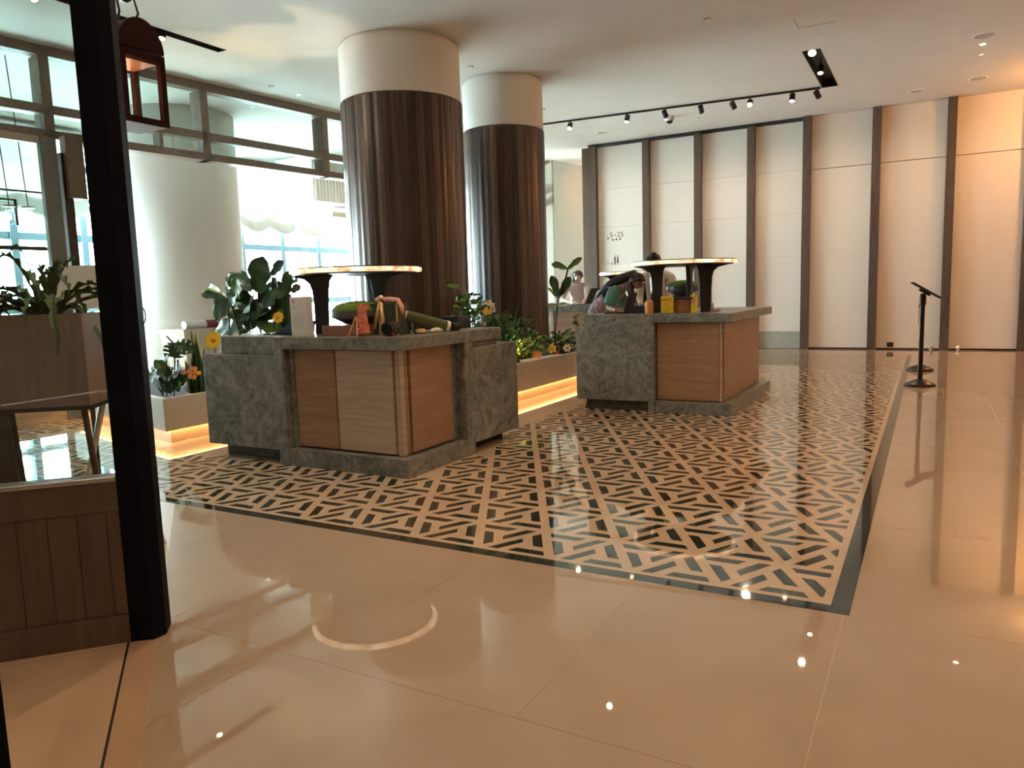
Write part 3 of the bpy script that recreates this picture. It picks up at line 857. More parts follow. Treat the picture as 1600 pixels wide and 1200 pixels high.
p2 = thing('stone_planter', 'long cream stone planter with a glowing foot between the first and middle counters', 'planter', (-6.0, 10.2, 0), 'cream stone planters')
planter(p2, [(-7.0, 7.8), (-4.85, 7.8), (-4.85, 13.0), (-5.6, 13.0), (-5.9, 10.6), (-6.1, 8.6)], 0.17, 0.53, 0.08, (1,))
# warm light the strips throw on the floor
for (x, y, tx, ty) in ((-4.86, 8.6, -4.4, 8.6), (-4.86, 9.6, -4.4, 9.6), (-4.86, 10.6, -4.4, 10.6)):
    pass
tag(MB().extrude([(-4.86, 9.15, 0.532), (-4.90, 9.05, 0.532), (-5.06, 9.3, 0.532), (-4.98, 10.2, 0.532), (-4.86, 10.3, 0.532)], (0, 0, 0.012)).build('pale_rim_piece', M['white'], None), 'thin pale slab lying on the rim of the long planter', 'piece')  # thin white shape laid on the planter rim

# ------------------------------------------------------------------ LEAF MESHES
def leaf_mesh(name, kind, m_, curl=0.12, fold=0.06):
    """unit leaf: base at origin, tip at +Y 1, half width scaled to 0.5, surface towards +Z"""
    n = 12 if kind in ('fiddle', 'oval', 'monstera', 'blade') else 10
    mb = MB(); vs = []; fs = []
    def hw(u):
        if kind == 'fiddle': return 0.5 * (math.sin(PI * min(1, u * 1.02)) ** 0.55) * (0.62 + 0.50 * u - 0.16 * math.exp(-((u - 0.42) / 0.12) ** 2))
        if kind == 'oval': return 0.5 * math.sin(PI * u) ** 0.75
        if kind == 'heart': return 0.5 * (math.sin(PI * (u ** 0.62)) ** 0.7)
        if kind == 'blade': return 0.5 * (1 - u ** 2.2) * (0.7 + 0.3 * math.sin(PI * u))
        if kind == 'strap': return 0.5 * (0.35 + 0.65 * math.sin(PI * min(1, u * 0.9 + 0.08))) * (1 - max(0, u - 0.85) / 0.155) * (1 + 0.16 * math.sin(u * 40))
        return 0.5 * math.sin(PI * u) ** 0.6
    N = n * (3 if kind == 'strap' else 1)
    for i in range(N + 1):
        u = i / N; w = max(0.004, hw(u)); zc = -curl * u * u
        for s_ in (-1, -0.5, 0, 0.5, 1):
            vs.append((w * s_, u, zc + fold * abs(s_) * w * 2 + (0.03 * math.sin(u * 17 + s_) * abs(s_) if kind != 'blade' else 0)))
    for i in range(N):
        for j in range(4):
            if kind == 'monstera' and j in (0, 3) and i % 3 == 2 and i > 1: continue
            a = i * 5 + j
            fs.append((a, a + 1, a + 6, a + 5))
    mb.add(vs, fs)
    return mb.mesh(name, m_, smooth=True)

LM = {}
for key, kind, mm in (('fiddle', 'fiddle', 'leaf'), ('fiddle2', 'fiddle', 'leaf2'), ('fiddle3', 'fiddle', 'leaf_brown'), ('fiddle4', 'fiddle', 'leaf3'), ('monstera', 'monstera', 'leaf'), ('oval', 'oval', 'leaf'),
                      ('oval2', 'oval', 'leaf2'), ('oval3', 'oval', 'leaf3'), ('blade', 'blade', 'leaf'), ('blade3', 'blade', 'leaf3'), ('heart', 'heart', 'leaf2')):
    LM[key] = leaf_mesh('leaf', kind, M[mm], curl=0.02 if 'blade' in key else 0.12)

def leaf(par, a, b, w, key, roll=0.0, face=None, **tk):
    a, b = Vector(a), Vector(b); y = b - a; L = y.length; y.normalize()
    f = Vector(face) if face is not None else Vector((0.4, -0.8, 0.45))
    z = (f - y * f.dot(y)); 
    if z.length < 1e-3: z = Vector((0, 0, 1)) - y * y.z
    z.normalize(); x = y.cross(z)
    mt = Matrix(((x.x * w, y.x * L, z.x * L, a.x), (x.y * w, y.y * L, z.y * L, a.y), (x.z * w, y.z * L, z.z * L, a.z), (0, 0, 0, 1)))
    mt = mt @ Matrix.Rotation(roll, 4, 'Y')
    o = origin(par)
    mt.translation = mt.translation - o
    return inst('leaf', LM[key], par, mt, **tk)

# fiddle leaf fig behind the nearest counter
FIG = [(-7.86,7.2,1.58,-7.65,7.07,2.05,0.28),(-7.6,7.2,1.81,-7.42,7.22,2.01,0.12),(-7.32,7.2,1.56,-7.25,7.14,1.86,0.13),(-7.92,7.2,1.66,-8.36,7.25,1.92,0.13),(-7.93,7.2,1.64,-8.36,7.26,1.76,0.07),(-8.45,7.2,1.59,-8.15,6.99,1.87,0.13),(-8.29,7.2,1.5,-8.06,6.97,1.84,0.19),(-8.49,7.2,1.55,-9.14,7.36,1.76,0.11),(-8.49,7.2,1.53,-8.89,7.08,1.64,0.07),(-8.41,7.2,1.44,-8.66,7.07,1.38,0.3),(-7.86,7.2,1.51,-7.62,7.44,1.72,0.22),(-8.14,7.2,1.11,-8.83,7.19,1.16,0.23),(-8.1,7.2,1.22,-8.48,7.36,1.43,0.23),(-7.83,7.2,1.48,-7.74,7.19,1.21,0.17),(-7.26,7.2,1.58,-7.18,7.27,1.69,0.1),(-7.25,7.2,1.7,-7,7.03,1.75,0.07),(-7.44,7.2,1.36,-7.77,7.26,1.3,0.1),(-7.84,7.2,1.64,-8.23,7.38,1.57,0.13),(-7.61,7.2,1.63,-7.39,7.21,1.57,0.16),(-7.64,7.2,1.25,-7.58,7.32,1.36,0.13),(-8.08,7.2,1.37,-8.32,7.28,1.5,0.14),(-7.79,7.2,1.3,-7.64,6.99,1.14,0.12),(-7.5,7.2,1.51,-7.76,7.32,1.4,0.11)]
FIGST = [(-8.54,7.2,0.43,-8.46,7.2,1.4,0.012),(-8.46,7.2,1.4,-8.49,7.2,1.55,0.01),(-8.10,7.2,0.43,-8.4,7.2,1.45,0.016),(-8.4,7.2,1.45,-8.49,7.2,1.55,0.01),(-7.9,7.2,0.43,-7.86,7.2,1.66,0.016),(-7.95,7.2,0.43,-8.08,7.2,1.43,0.01),(-7.65,7.2,0.43,-7.6,7.2,1.57,0.01),(-7.6,7.2,1.57,-7.59,7.2,1.81,0.008),(-7.48,7.2,0.43,-7.32,7.2,1.56,0.01)]
fg = thing('fiddle_leaf_fig', 'tall fiddle leaf fig with big dark leaves behind the nearest counter', 'plant', (-8.0, 7.2, 0.43))
for k, (ax, ay, az, bx_, by_, bz, w) in enumerate(FIG):
    key = {6: 'fiddle2', 13: 'fiddle2', 19: 'fiddle2', 4: 'fiddle3', 16: 'fiddle3', 7: 'fiddle4', 14: 'fiddle3'}.get(k, 'fiddle')
    leaf(fg, (ax, ay, az), (bx_, by_, bz), max(w, 0.1) * 1.45, key)
for (ax, ay, az, bx_, by_, bz, w) in FIGST:
    MB().tube([(ax, ay, az), ((ax + bx_) / 2 + 0.01, ay, (az + bz) / 2), (bx_, by_, bz)], w, 6).build('stem', M['stem'], fg, smooth=True)

rf_ = random.Random(21)
for k in range(22):                                   # lower and inner leaves of the same fig
    ax, az = rf_.uniform(-8.5, -7.45), rf_.uniform(1.05, 1.62)
    an = rf_.uniform(-0.4, 3.5); L_ = rf_.uniform(0.24, 0.40)
    leaf(fg, (ax, 7.2 + rf_.uniform(-.05, .15), az), (ax + math.cos(an) * L_, 7.2 + rf_.uniform(-0.15, 0.25), az + math.sin(an) * L_ * 0.7), rf_.uniform(0.18, 0.28), rf_.choice(('fiddle', 'fiddle', 'fiddle2', 'fiddle')), roll=rf_.uniform(-0.6, 0.6))
# swiss cheese plant and snake plant in the left planter
MON = [(-7.51,5.6,1.04,-7.63,5.59,0.9,.13),(-7.51,5.6,1.04,-7.23,5.63,0.97,0.14),(-7.48,5.6,1.05,-7.5,5.56,0.87,0.22),(-7.63,5.6,0.89,-7.85,5.6,0.84,0.09),(-7.66,5.6,0.78,-7.97,5.58,0.76,0.10),(-7.71,5.6,0.75,-8.09,5.57,0.62,0.16),(-7.44,5.6,0.77,-7.65,5.62,0.71,0.18),(-7.64,5.6,0.61,-7.83,5.62,0.61,0.1),(-7.73,5.6,0.47,-7.7,5.68,0.66,0.07),(-7.57,5.6,0.57,-7.4,5.64,0.67,0.12),(-7.64,5.6,0.47,-7.68,5.69,0.6,0.09),(-7.69,5.6,0.47,-7.75,5.67,0.58,0.09),(-7.62,5.55,0.46,-7.52,5.5,0.62,0.09),(-7.75,5.62,0.46,-7.85,5.65,0.56,0.08)]
MONST = [(-7.81,5.6,0.43,-7.92,5.6,0.67,0.006),(-7.79,5.6,0.43,-7.86,5.6,0.66,0.006),(-7.78,5.6,0.42,-8.01,5.6,0.63,0.006),(-7.73,5.6,0.43,-7.68,5.6,0.87,0.007),(-7.6,5.6,0.43,-7.51,5.6,1.04,0.008),(-7.73,5.6,0.43,-7.72,5.6,0.71,0.006),(-7.52,5.6,1.03,-7.64,5.6,1.12,0.01)]
mo = thing('monstera_plant', 'monstera with split leaves at the front of the left stone planter', 'plant', (-7.7, 5.6, 0.43))
for k, (ax, ay, az, bx_, by_, bz, w) in enumerate(MON):
    leaf(mo, (ax, ay, az), (bx_, by_, bz), w * 1.35, 'monstera' if k < 7 else 'oval')
for (ax, ay, az, bx_, by_, bz, w) in MONST:
    MB().tube([(ax, ay, az), (bx_, by_, bz)], w, 6).build('stem', M['stem_green'], mo, smooth=True)
for k in range(12):
    an = rf_.uniform(0.2, 2.9); L_ = rf_.uniform(0.12, 0.2); ax = rf_.uniform(-7.85, -7.5); az = rf_.uniform(0.46, 0.75)
    leaf(mo, (ax, 5.6, az), (ax + math.cos(an) * L_, 5.55, az + math.sin(an) * L_ * 0.8), rf_.uniform(0.08, 0.13), rf_.choice(('oval', 'monstera', 'oval2')), roll=rf_.uniform(-.5, .5))
sn = thing('snake_plant', 'snake plant with upright yellow-edged blades left of the nearest counter', 'plant', (-7.35, 5.75, 0.43))
for k, (ax, ay, az, bx_, by_, bz, w) in enumerate([(-7.30,5.75,0.43,-7.47,5.78,1.2,0.07),(-7.30,5.77,0.43,-7.32,5.72,1.16,0.07),(-7.45,5.75,0.43,-7.62,5.79,0.85,0.07),(-7.27,5.75,0.43,-7.24,5.76,1.0,0.08),(-7.36,5.75,0.43,-7.42,5.72,0.9,0.06)]):
    leaf(sn, (ax, ay + 0.012, az), (bx_, by_ + 0.012, bz), w * 1.35, 'blade3')
    leaf(sn, (ax, ay, az), (bx_, by_, bz - 0.02), w, 'blade')
for k, (x, y, z, r, nm, lb) in enumerate(((-7.55, 5.9, 0.43, 0.15, 'rock', 'pale rock lying behind the monstera'), (-7.30, 5.55, 0.43, 0.05, 'pebble', 'small pale pebble in front of the snake plant'))):
    tag(MB().ball((x, y, z + r * 0.5), r * 1.2, r, r * 0.6, n=12, m_=8, wob=0.08).build(nm, M['rock'], None, smooth=True), lb, 'rock')

def flower(name, label, c, m_, r=0.03, n=5, stem=0.2, cat='flower', group=None):
    t = thing(name, label, cat, (c[0], c[1], c[2] - stem), group)
    MB().tube([(c[0], c[1], c[2] - stem), (c[0] + 0.01, c[1], c[2] - stem / 2), c], 0.005, 5).build('stem', M['stem_green'], t)
    cv = Vector(c)
    pm = MB(); vs = [(0, 0, 0), (-0.35, 0.5, 0.12), (-0.2, 0.95, 0.1), (0.2, 0.95, 0.1), (0.35, 0.5, 0.12)]
    pm.add(vs, [(0, 4, 3, 2, 1)]); pm.add([(x, y, z - 0.03) for x, y, z in vs], [(0, 1, 2, 3, 4)])
    me = pm.mesh('petal', m_)
    f = Vector((0.35, -0.85, 0.3)).normalized(); u = f.cross(Vector((0, 0, 1))).normalized(); v = f.cross(u)
    for k in range(n):
        a = 2 * PI * k / n
        y_ = u * math.cos(a) + v * math.sin(a); x_ = y_.cross(f)
        mt = Matrix(((x_.x * r, y_.x * r, f.x * r, cv.x), (x_.y * r, y_.y * r, f.y * r, cv.y), (x_.z * r, y_.z * r, f.z * r, cv.z), (0, 0, 0, 1)))
        mt.translation = mt.translation - origin(t)
        inst('petal', me, t, mt)
    MB().ball(c, r * 0.3, n=8, m_=6).build('flower_centre', M['petal_o'], t, smooth=True)
    return t
flower('bird_flower', 'orange flower beside the snake plant blades', (-7.27, 5.65, 0.70), M['petal_o'], 0.08, 4, 0.27)
flower('pink_flower', 'pale pink and white flower in front of the snake plant', (-7.42, 5.68, 0.70), M['petal_p'], 0.09, 3, 0.27)
flower('yellow_flower', 'large round yellow bloom at the left end of the nearest counter', (-7.95, 6.5, 1.01), M['petal_y'], 0.12, 9, 0.58)
flower('yellow_flower', 'small yellow bloom between the fig leaves and the white notice', (-7.37, 7.05, 1.27), M['petal_y'], 0.08, 8, 0.8)

# small lime plant at the very left of the planter
lp = thing('lime_plant', 'small lime green leafy plant beside the black post', 'plant', (-8.35, 5.6, 0.43))
for k in range(9):
    a = 2 * PI * k / 9
    leaf(lp, (-8.35, 5.6, 0.62), (-8.35 + 0.13 * math.cos(a), 5.6 + 0.1 * math.sin(a), 0.78 + 0.12 * math.sin(a * 2)), 0.05, 'oval3')
MB().tube([(-8.35, 5.6, 0.43), (-8.35, 5.6, 0.66)], 0.006, 5).build('stem', M['stem_green'], lp)

# grassy plant by the window behind the lamp
gp = thing('grass_plant', 'spiky grass-like plant in front of the window behind the nearest lamp', 'plant', (-9.5, 9.3, 0.0))
MB().lathe([(0.20, 0), (0.30, 0.55), (0.28, 0.55), (0.26, 0.5), (0.001, 0.5)], (-9.5, 9.3, 0), n=20).build('pot', M['bowl'], gp, smooth=False)
rg = random.Random(4)
gm = MB()
for k in range(420):
    a = rg.uniform(0, 2 * PI); rr = rg.uniform(0.02, 0.55); h = rg.uniform(0.45, 1.35) * (1.15 - rr * 0.5)
    b0 = Vector((-9.5 + math.cos(a) * 0.12 * rg.random(), 9.3 + math.sin(a) * 0.12 * rg.random(), 0.5))
    z0 = rg.uniform(0, 0.5)
    b0.z += z0
    tp = b0 + Vector((math.cos(a) * rr, math.sin(a) * rr, (h - z0) * 0.8)); mid = b0.lerp(tp, 0.55) + Vector((0, 0, 0.06))
    sd_ = Vector((-math.sin(a), math.cos(a), 0)) * 0.012
    gm.add([b0 - sd_, b0 + sd_, mid + sd_, tp, mid - sd_], [(0, 1, 2, 3, 4)])
gm.build('foliage', M['fern'], gp, kind='stuff')

# ------------------------------------------------------------------ plants in the long planter
TALL = [(-5.01,10.9,1.83,-5.29,10.88,1.96,0.15),(-5.02,10.9,1.83,-4.8,10.96,2.02,0.12),(-5.19,10.9,1.4,-5.29,10.89,1.76,0.17),(-5.17,10.9,1.41,-5.01,10.99,1.73,0.17),(-5.21,10.9,1.38,-5.42,10.98,1.59,0.05),(-5.19,10.9,1.27,-5.37,10.82,1.3,0.06),(-5.19,10.9,1.28,-5.01,10.83,1.31,0.06)]
tf = thing('rubber_plant', 'tall thin-stemmed rubber plant with a few big leaves in the long planter', 'plant', (-5.26, 10.9, 0.46))
for k, v in enumerate(TALL):
    leaf(tf, v[:3], v[3:6], v[6], ('fiddle2', 'fiddle2', 'fiddle', 'fiddle', 'fiddle4', 'oval3', 'oval3')[k])
for pts in ([(-5.28, 10.9, 0.46), (-5.26, 10.9, 0.9), (-5.19, 10.9, 1.4)], [(-5.17, 10.9, 1.39), (-5.08, 10.9, 1.6), (-5.01, 10.9, 1.83)], [(-5.19, 10.9, 1.4), (-5.17, 10.9, 1.39)]):
    if len(pts) > 2: MB().tube(pts, 0.014, 6).build('stem', M['stem'], tf, smooth=True)

def bush(name, label, c, r, h, n, mats_, size=0.10, seed=1, group=None, key=('oval', 'oval2')):
    rr = random.Random(seed)
    t = thing(name, label, 'plant', c, group)
    for k in range(6):
        a = rr.uniform(0, 2 * PI)
        MB().tube([c, (c[0] + math.cos(a) * r * 0.4, c[1] + math.sin(a) * r * 0.4, c[2] + h * 0.6)], 0.007, 5).build('stem', M['stem_green'], t)
    # a few dozen single leaves, the dense interior joined
    for k in range(min(n, 34)):
        a = rr.uniform(0, 2 * PI); el = rr.uniform(0.05, 1.0)
        p = Vector((c[0] + math.cos(a) * r * rr.uniform(0.4, 1) * (1.15 - el * 0.5), c[1] + math.sin(a) * r * rr.uniform(0.4, 1) * (1.15 - el * 0.5), c[2] + h * el))
        d = Vector((math.cos(a), math.sin(a), rr.uniform(-0.3, 0.9))).normalized() * size * rr.uniform(0.7, 1.3)
        leaf(t, p, p + d, size * 0.55, rr.choice(key), face=(rr.uniform(-.3, .7), rr.uniform(-1, -.2), rr.uniform(0.2, 1)))
    m = MB()
    for k in range(n * 4):
        a = rr.uniform(0, 2 * PI); el = rr.uniform(0.0, 0.9)
        p = Vector((c[0] + math.cos(a) * r * rr.uniform(0, .9) * (1.1 - el * 0.5), c[1] + math.sin(a) * r * rr.uniform(0, .9) * (1.1 - el * 0.5), c[2] + h * el))
        d = Vector((rr.uniform(-1, 1), rr.uniform(-1, 1), rr.uniform(-0.4, 1))).normalized() * size * 0.8
        s_ = d.cross(Vector((rr.uniform(-1, 1), rr.uniform(-1, 1), 1))).normalized() * size * 0.2
        m.add([p, p + d * 0.5 + s_, p + d, p + d * 0.5 - s_], [(0, 1, 2, 3)])
    m.build('foliage', mats_, t, kind='stuff')
    return t
bush('broadleaf_plant', 'round-leaved plant against the gap between the wooden columns', (-5.45, 8.65, 0.46), 0.26, 1.12, 30, M['leaf2'], 0.17, 2, key=('heart', 'oval2'))
bush('orchid_plant', 'dark leafy plant under the yellow orchid sprays', (-5.35, 9.15, 0.46), 0.28, 0.75, 30, M['leaf'], 0.15, 3)
bush('croton_plant', 'bright lime variegated shrub lit from below right of the nearest counter', (-5.28, 9.85, 0.46), 0.30, 0.36, 34, M['leaf3'], 0.10, 4, key=('oval3', 'oval2'))
bush('leafy_shrub', 'dark leafy shrub behind the lime variegated one', (-5.5, 10.1, 0.46), 0.35, 0.62, 34, M['leaf'], 0.14, 5)
bush('leafy_shrub', 'mid green shrub at the foot of the tall rubber plant', (-5.25, 10.95, 0.46), 0.32, 0.36, 34, M['leaf2'], 0.13, 6)
bush('leafy_shrub', 'dense small-leaved shrub at the far end of the long planter', (-5.15, 12.1, 0.46), 0.42, 0.62, 34, M['leaf'], 0.11, 7)
bush('leafy_shrub', 'narrow-leaved bronze shrub beside the middle counter', (-5.05, 11.5, 0.46), 0.25, 0.36, 30, M['leaf_brown'], 0.13, 8, key=('blade', 'blade3'))
dr_ = thing('spiky_plant', 'dark spiky plant with upright sword leaves in front of the second column', 'plant', (-5.5, 9.75, 0.46))
for k, (dx, dz, w) in enumerate(((-0.12, 0.75, 0.06), (0.02, 0.82, 0.06), (0.22, 0.92, 0.05), (0.30, 0.55, 0.05), (-0.2, 0.5, 0.06), (0.12, 0.6, 0.06), (0.42, 0.30, 0.05))):
    leaf(dr_, (-5.5, 9.75, 0.46), (-5.5 + dx, 9.75, 0.46 + dz), w, 'blade', face=(0.3, -1, 0.1))
for k, (x, y, z, r) in enumerate(((-5.36, 9.0, 1.37, 0.055), (-5.35, 9.08, 1.33, 0.05), (-5.38, 8.92, 1.27, 0.06), (-5.36, 8.98, 1.24, 0.055), (-5.38, 8.86, 1.24, 0.05), (-5.35, 9.1, 1.26, 0.045), (-5.38, 8.9, 1.16, 0.04), (-5.38, 8.88, 1.08, 0.045))):
    flower('orchid_flower', ['topmost pale yellow orchid bloom', 'second pale yellow orchid bloom just below the topmost', 'largest yellow orchid bloom in the middle of the spray', 'yellow orchid bloom right of the largest one', 'yellow orchid bloom left of the largest one', 'pale orchid bloom at the right edge of the spray', 'small pale orchid bloom low on the spray', 'lowest pale orchid bloom near the black box'][k], (x, y, z), M['petal_y'] if k in (2, 3, 4) else M['petal_w'], r, 5, 0.3, group='yellow orchid blooms')
flower('white_flower', 'white arum bloom low in the long planter by the rubber plant', (-4.98, 10.75, 0.60), M['petal_w'], 0.07, 6, 0.14)
flower('yellow_flower', 'yellow bloom left of the white arum in the long planter', (-5.05, 10.35, 0.62), M['petal_y'], 0.08, 5, 0.16)
flower('red_flower', 'red flower behind the rim of the long planter', (-5.0, 10.4, 0.53), M['red'], 0.06, 6, 0.07)
flower('orange_flower', 'orange and white bloom beside the lime shrub, low by the rim', (-5.0, 9.75, 0.56), M['petal_o'], 0.08, 6, 0.1)

# ------------------------------------------------------------------ PALE BIN with towels beyond the planter
bn = thing('tapered_bin', 'pale square tapered bin holding folded towels beside the white column', 'bin', (-11.6, 9.1, 0.35))
def frustum(x0, x1, y0, y1, z0, z1, t_):
    return [(x0 + t_, y0 + t_, z0), (x1 - t_, y0 + t_, z0), (x1 - t_, y1 - t_, z0), (x0 + t_, y1 - t_, z0), (x0, y0, z1), (x1, y0, z1), (x1, y1, z1), (x0, y1, z1)]
MB().add(frustum(-12.0, -11.3, 8.62, 9.45, 0.36, 1.03, 0.12), [(3, 2, 1, 0), (0, 1, 5, 4), (1, 2, 6, 5), (2, 3, 7, 6), (3, 0, 4, 7), (4, 5, 6, 7)]).build('bin_body', M['planter'], bn)
for sx in (-11.9, -11.45):
    for sy in (8.78, 9.3):
        MB().tube([(sx, sy, 0), (sx, sy, 0.37)], 0.02, 8).build('leg', M['metal'], bn)
tag(MB().tube([(-11.45, 8.75, 1.10), (-11.45, 9.18, 1.10)], 0.075, 14).build('rolled_towel', M['white_cloth'], None, smooth=False), 'rolled white towel lying on the pale tapered bin', 'towel', 'rolled towels on the bin')
tag(MB().tube([(-11.45, 9.20, 1.10), (-11.45, 9.42, 1.10)], 0.075, 14).build('rolled_towel', M['maroon'], None, smooth=False), 'rolled maroon towel at the right end of the pale tapered bin', 'towel', 'rolled towels on the bin')

# ------------------------------------------------------------------ CEILING FIXTURES (with the lamps they carry)
# straight black track and its cylinder spots
TA, TBk = Vector((-7.62, 15.40, CZ)), Vector((-1.93, 15.84, CZ))
tk = thing('track_rail', 'long black ceiling track running from the columns to the right hand slot', 'track', (-4.8, 15.6, CZ - 0.03))
td = (TBk - TA).normalized()
MB().obox((TA + TBk) / 2 - Vector((0, 0, 0.018)), td, Vector((-td.y, td.x, 0)), (0, 0, 1), (TBk - TA).length / 2, 0.022, 0.017).build('rail', M['black'], tk)
def spot_head(c, aim, label, group='cylinder spots on the black track', power=60, color=WARM2, r=0.055, L=0.14, on=True, size=70):
    c = Vector(c); d = (Vector(aim) - c).normalized()
    t = thing('track_spotlight', label, 'spotlight', tuple(c), group)
    MB().tube([Vector((c.x, c.y, (CZ - 0.034) if 'track' in group else CZ + 0.159)), c], 0.012, 8).build('stem', M['black'], t)
    MB().tube([c - d * L * 0.5, c + d * L * 0.5], r, 18).build('housing', M['black'], t)
    MB().tube([c + d * (L * 0.5 - 0.006), c + d * (L * 0.5 + 0.002)], r * 0.8, 18).build('lamp_face', M['lamp_on' if on else 'lamp_dim'], t)
    if power:
        light('spot_light', 'SPOT', tuple(c + d * (L * 0.5 + 0.02)), power, color, tuple(Vector(aim)), size=0.05, angle=size)
sp = [(-6.98, (-6.4, 12.5, 1.2), 'first small track spot, just right of the wooden column'), (-5.70, (-6.0, 14.0, 1.0), 'second small track spot from the wooden column'),
      (-4.90, (-4.6, 18.4, 2.5), 'third track spot, right above the dome camera'), (-4.17, (-4.2, 18.4, 2.2), 'fourth track spot, a short black drum'),
      (-3.54, (-2.6, 18.4, 2.5), 'fifth track spot, tilted to the right'), (-3.22, (-2.6, 10.5, 1.0), 'sixth track spot with its lit face tilted towards us'),
      (-2.44, (-2.5, 14.0, 0.0), 'seventh track spot pointing straight down, brightly lit'), (-1.99, (-0.8, 18.4, 2.5), 'last track spot, tucked under the end of the slot')]
for x, aim, lb in sp:
    f_ = (x - TA.x) / (TBk.x - TA.x)
    spot_head((x, TA.y + (TBk.y - TA.y) * f_, CZ - 0.13), aim, lb, power=60 if 'lit' in lb or 'small' in lb else 30, on=('lit' in lb or 'small' in lb))
spot_head((-1.78, 14.50, CZ - 0.02), (-1.7, 12.5, 0), 'cylinder spot hanging in the middle of the right hand black slot', 'cylinder spots in the black slots', 110)
spot_head((-1.78, 13.45, CZ + 0.02), (-1.4, 9.0, 0), 'bright round spot at the near end of the right hand black slot', 'cylinder spots in the black slots', 110, r=0.075, L=0.10)
spot_head((-9.31, 7.15, CZ - 0.03), (-8.6, 6.0, 0.5), 'cylinder spot near the far end of the left hand black slot', 'cylinder spots in the black slots', 90)
spot_head((-9.33, 4.35, CZ - 0.10), (-7.3, 8.6, 4.0), 'large cylinder spot hanging left of the black post', 'cylinder spots in the black slots', 90, r=0.09, L=0.26)
spot_head((-9.33, 5.45, CZ - 0.05), (-6, 5.0, 1), 'cylinder spot in the left slot hidden by the black post', 'cylinder spots in the black slots', 60)

def ceiling_disc(name, label, x, y, r, m_, cat, group=None, h=0.012, ring=None):
    t = thing(name, label, cat, (x, y, CZ - h), group)
    MB().lathe([(r * 0.86, CZ - h), (r, CZ - h * 0.4), (r, CZ)], (x, y, 0), n=28).build('rim', M['plaster'], t)
    MB().lathe([(0.001, CZ - h - 0.001), (r * 0.84, CZ - h - 0.001), (r * 0.84, CZ - h * 0.5)], (x, y, 0), n=28).build('face', M[m_], t)
    return t
M['grille'] = mat('grey_speaker_grille', (0.42, 0.38, 0.34), 0.8)
ceiling_disc('ceiling_speaker', 'large round ceiling speaker nearest the right edge', 0.60, 14.09, 0.165, 'grille', 'speaker', 'round ceiling speakers')
ceiling_disc('ceiling_speaker', 'round ceiling speaker below the bright downlight on the right', 0.66, 16.95, 0.165, 'grille', 'speaker', 'round ceiling speakers')
ceiling_disc('ceiling_speaker', 'small round ceiling speaker above the ribs left of the other two', -0.36, 17.3, 0.13, 'grille', 'speaker', 'round ceiling speakers')
ceiling_disc('ceiling_speaker', 'small round ceiling speaker left of the dome camera', -6.9, 17.1, 0.16, 'grille', 'speaker', 'round ceiling speakers')
ceiling_disc('downlight', 'bright round downlight between the two large speakers', 0.61, 14.57, 0.05, 'lamp_on', 'downlight', 'small recessed downlights')
ceiling_disc('downlight', 'tiny downlight just beyond the bright one on the right', 0.62, 15.2, 0.035, 'lamp_dim', 'downlight', 'small recessed downlights')
ceiling_disc('downlight', 'small bright downlight above the glass bulkhead, left of the first column', -10.13, 10.55, 0.04, 'lamp_on', 'downlight', 'small recessed downlights')
for (x, y, lb) in ((-2.83, 10.96, 'small white detector alone near the top of the picture'), (-2.55, 16.3, 'small white detector above the black slot wall line'), (-10.14, 9.9, 'small white detector left of the bright downlight by the bulkhead'),
                   (-6.70, 10.93, 'small dark-rimmed detector between the two wooden columns'), (-4.6, 17.0, 'small detector right behind the dome camera'), (-7.0, 14.2, 'small white detector just right of the second wooden column')):
    ceiling_disc('smoke_detector', lb, x, y, 0.05, 'plaster', 'detector', 'small ceiling detectors', h=0.02)
dc = thing('dome_camera', 'white dome security camera under the black track', 'camera', (-5.08, 16.5, CZ - 0.14))
MB().lathe([(0.10, CZ), (0.10, CZ - 0.07), (0.085, CZ - 0.09)], (-5.08, 16.5, 0), n=24).build('housing', M['white'], dc)
MB().lathe([(0.075, CZ - 0.08), (0.065, CZ - 0.12), (0.03, CZ - 0.145), (0.001, CZ - 0.15)], (-5.08, 16.5, 0), n=20).build('dome', M['screen_black'], dc, smooth=True)

# added ceiling fill for the lobby's unseen downlights: bare beams without fittings
DL = [(-6.0, 3.0), (-3.32, 4.3), (-1.2, 3.2), (1.4, 3.2), (3.4, 3.2), (-3.8, 6.8), (-1.0, 6.8), (1.6, 7.2), (3.6, 7.2), (-4.3, 10.6), (1.9, 11.0), (3.8, 11.0), (2.4, 14.6), (-1.0, -0.2), (1.0, 0.2), (3.0, 0.2), (-0.5, -3.2), (2.6, -3.2), (-8.4, 13.4)]
DLP = 70
for k, (x, y) in enumerate(DL):
    light('fill_beam', 'SPOT', (x, y, CZ - 0.03), DLP * (2.6 if k == 1 else 1.25 if x > 1.3 else 1.0), (1.0, 0.57, 0.30) if x > 1.3 else WARM, (x, y, 0), size=0.04, angle=150, blend=1.0)
for x in (-7.2, -5.7, -4.4, -3.2, -1.9, -0.5, 0.9, 2.3, 3.8):      # added row of bare spots to brighten the panelled wall
    light('wall_fill_spot', 'SPOT', (x, 16.9, CZ - 0.02), 42, (1.0, 0.78, 0.60), (x, WY, 1.6), size=0.05, angle=110, blend=1.0)
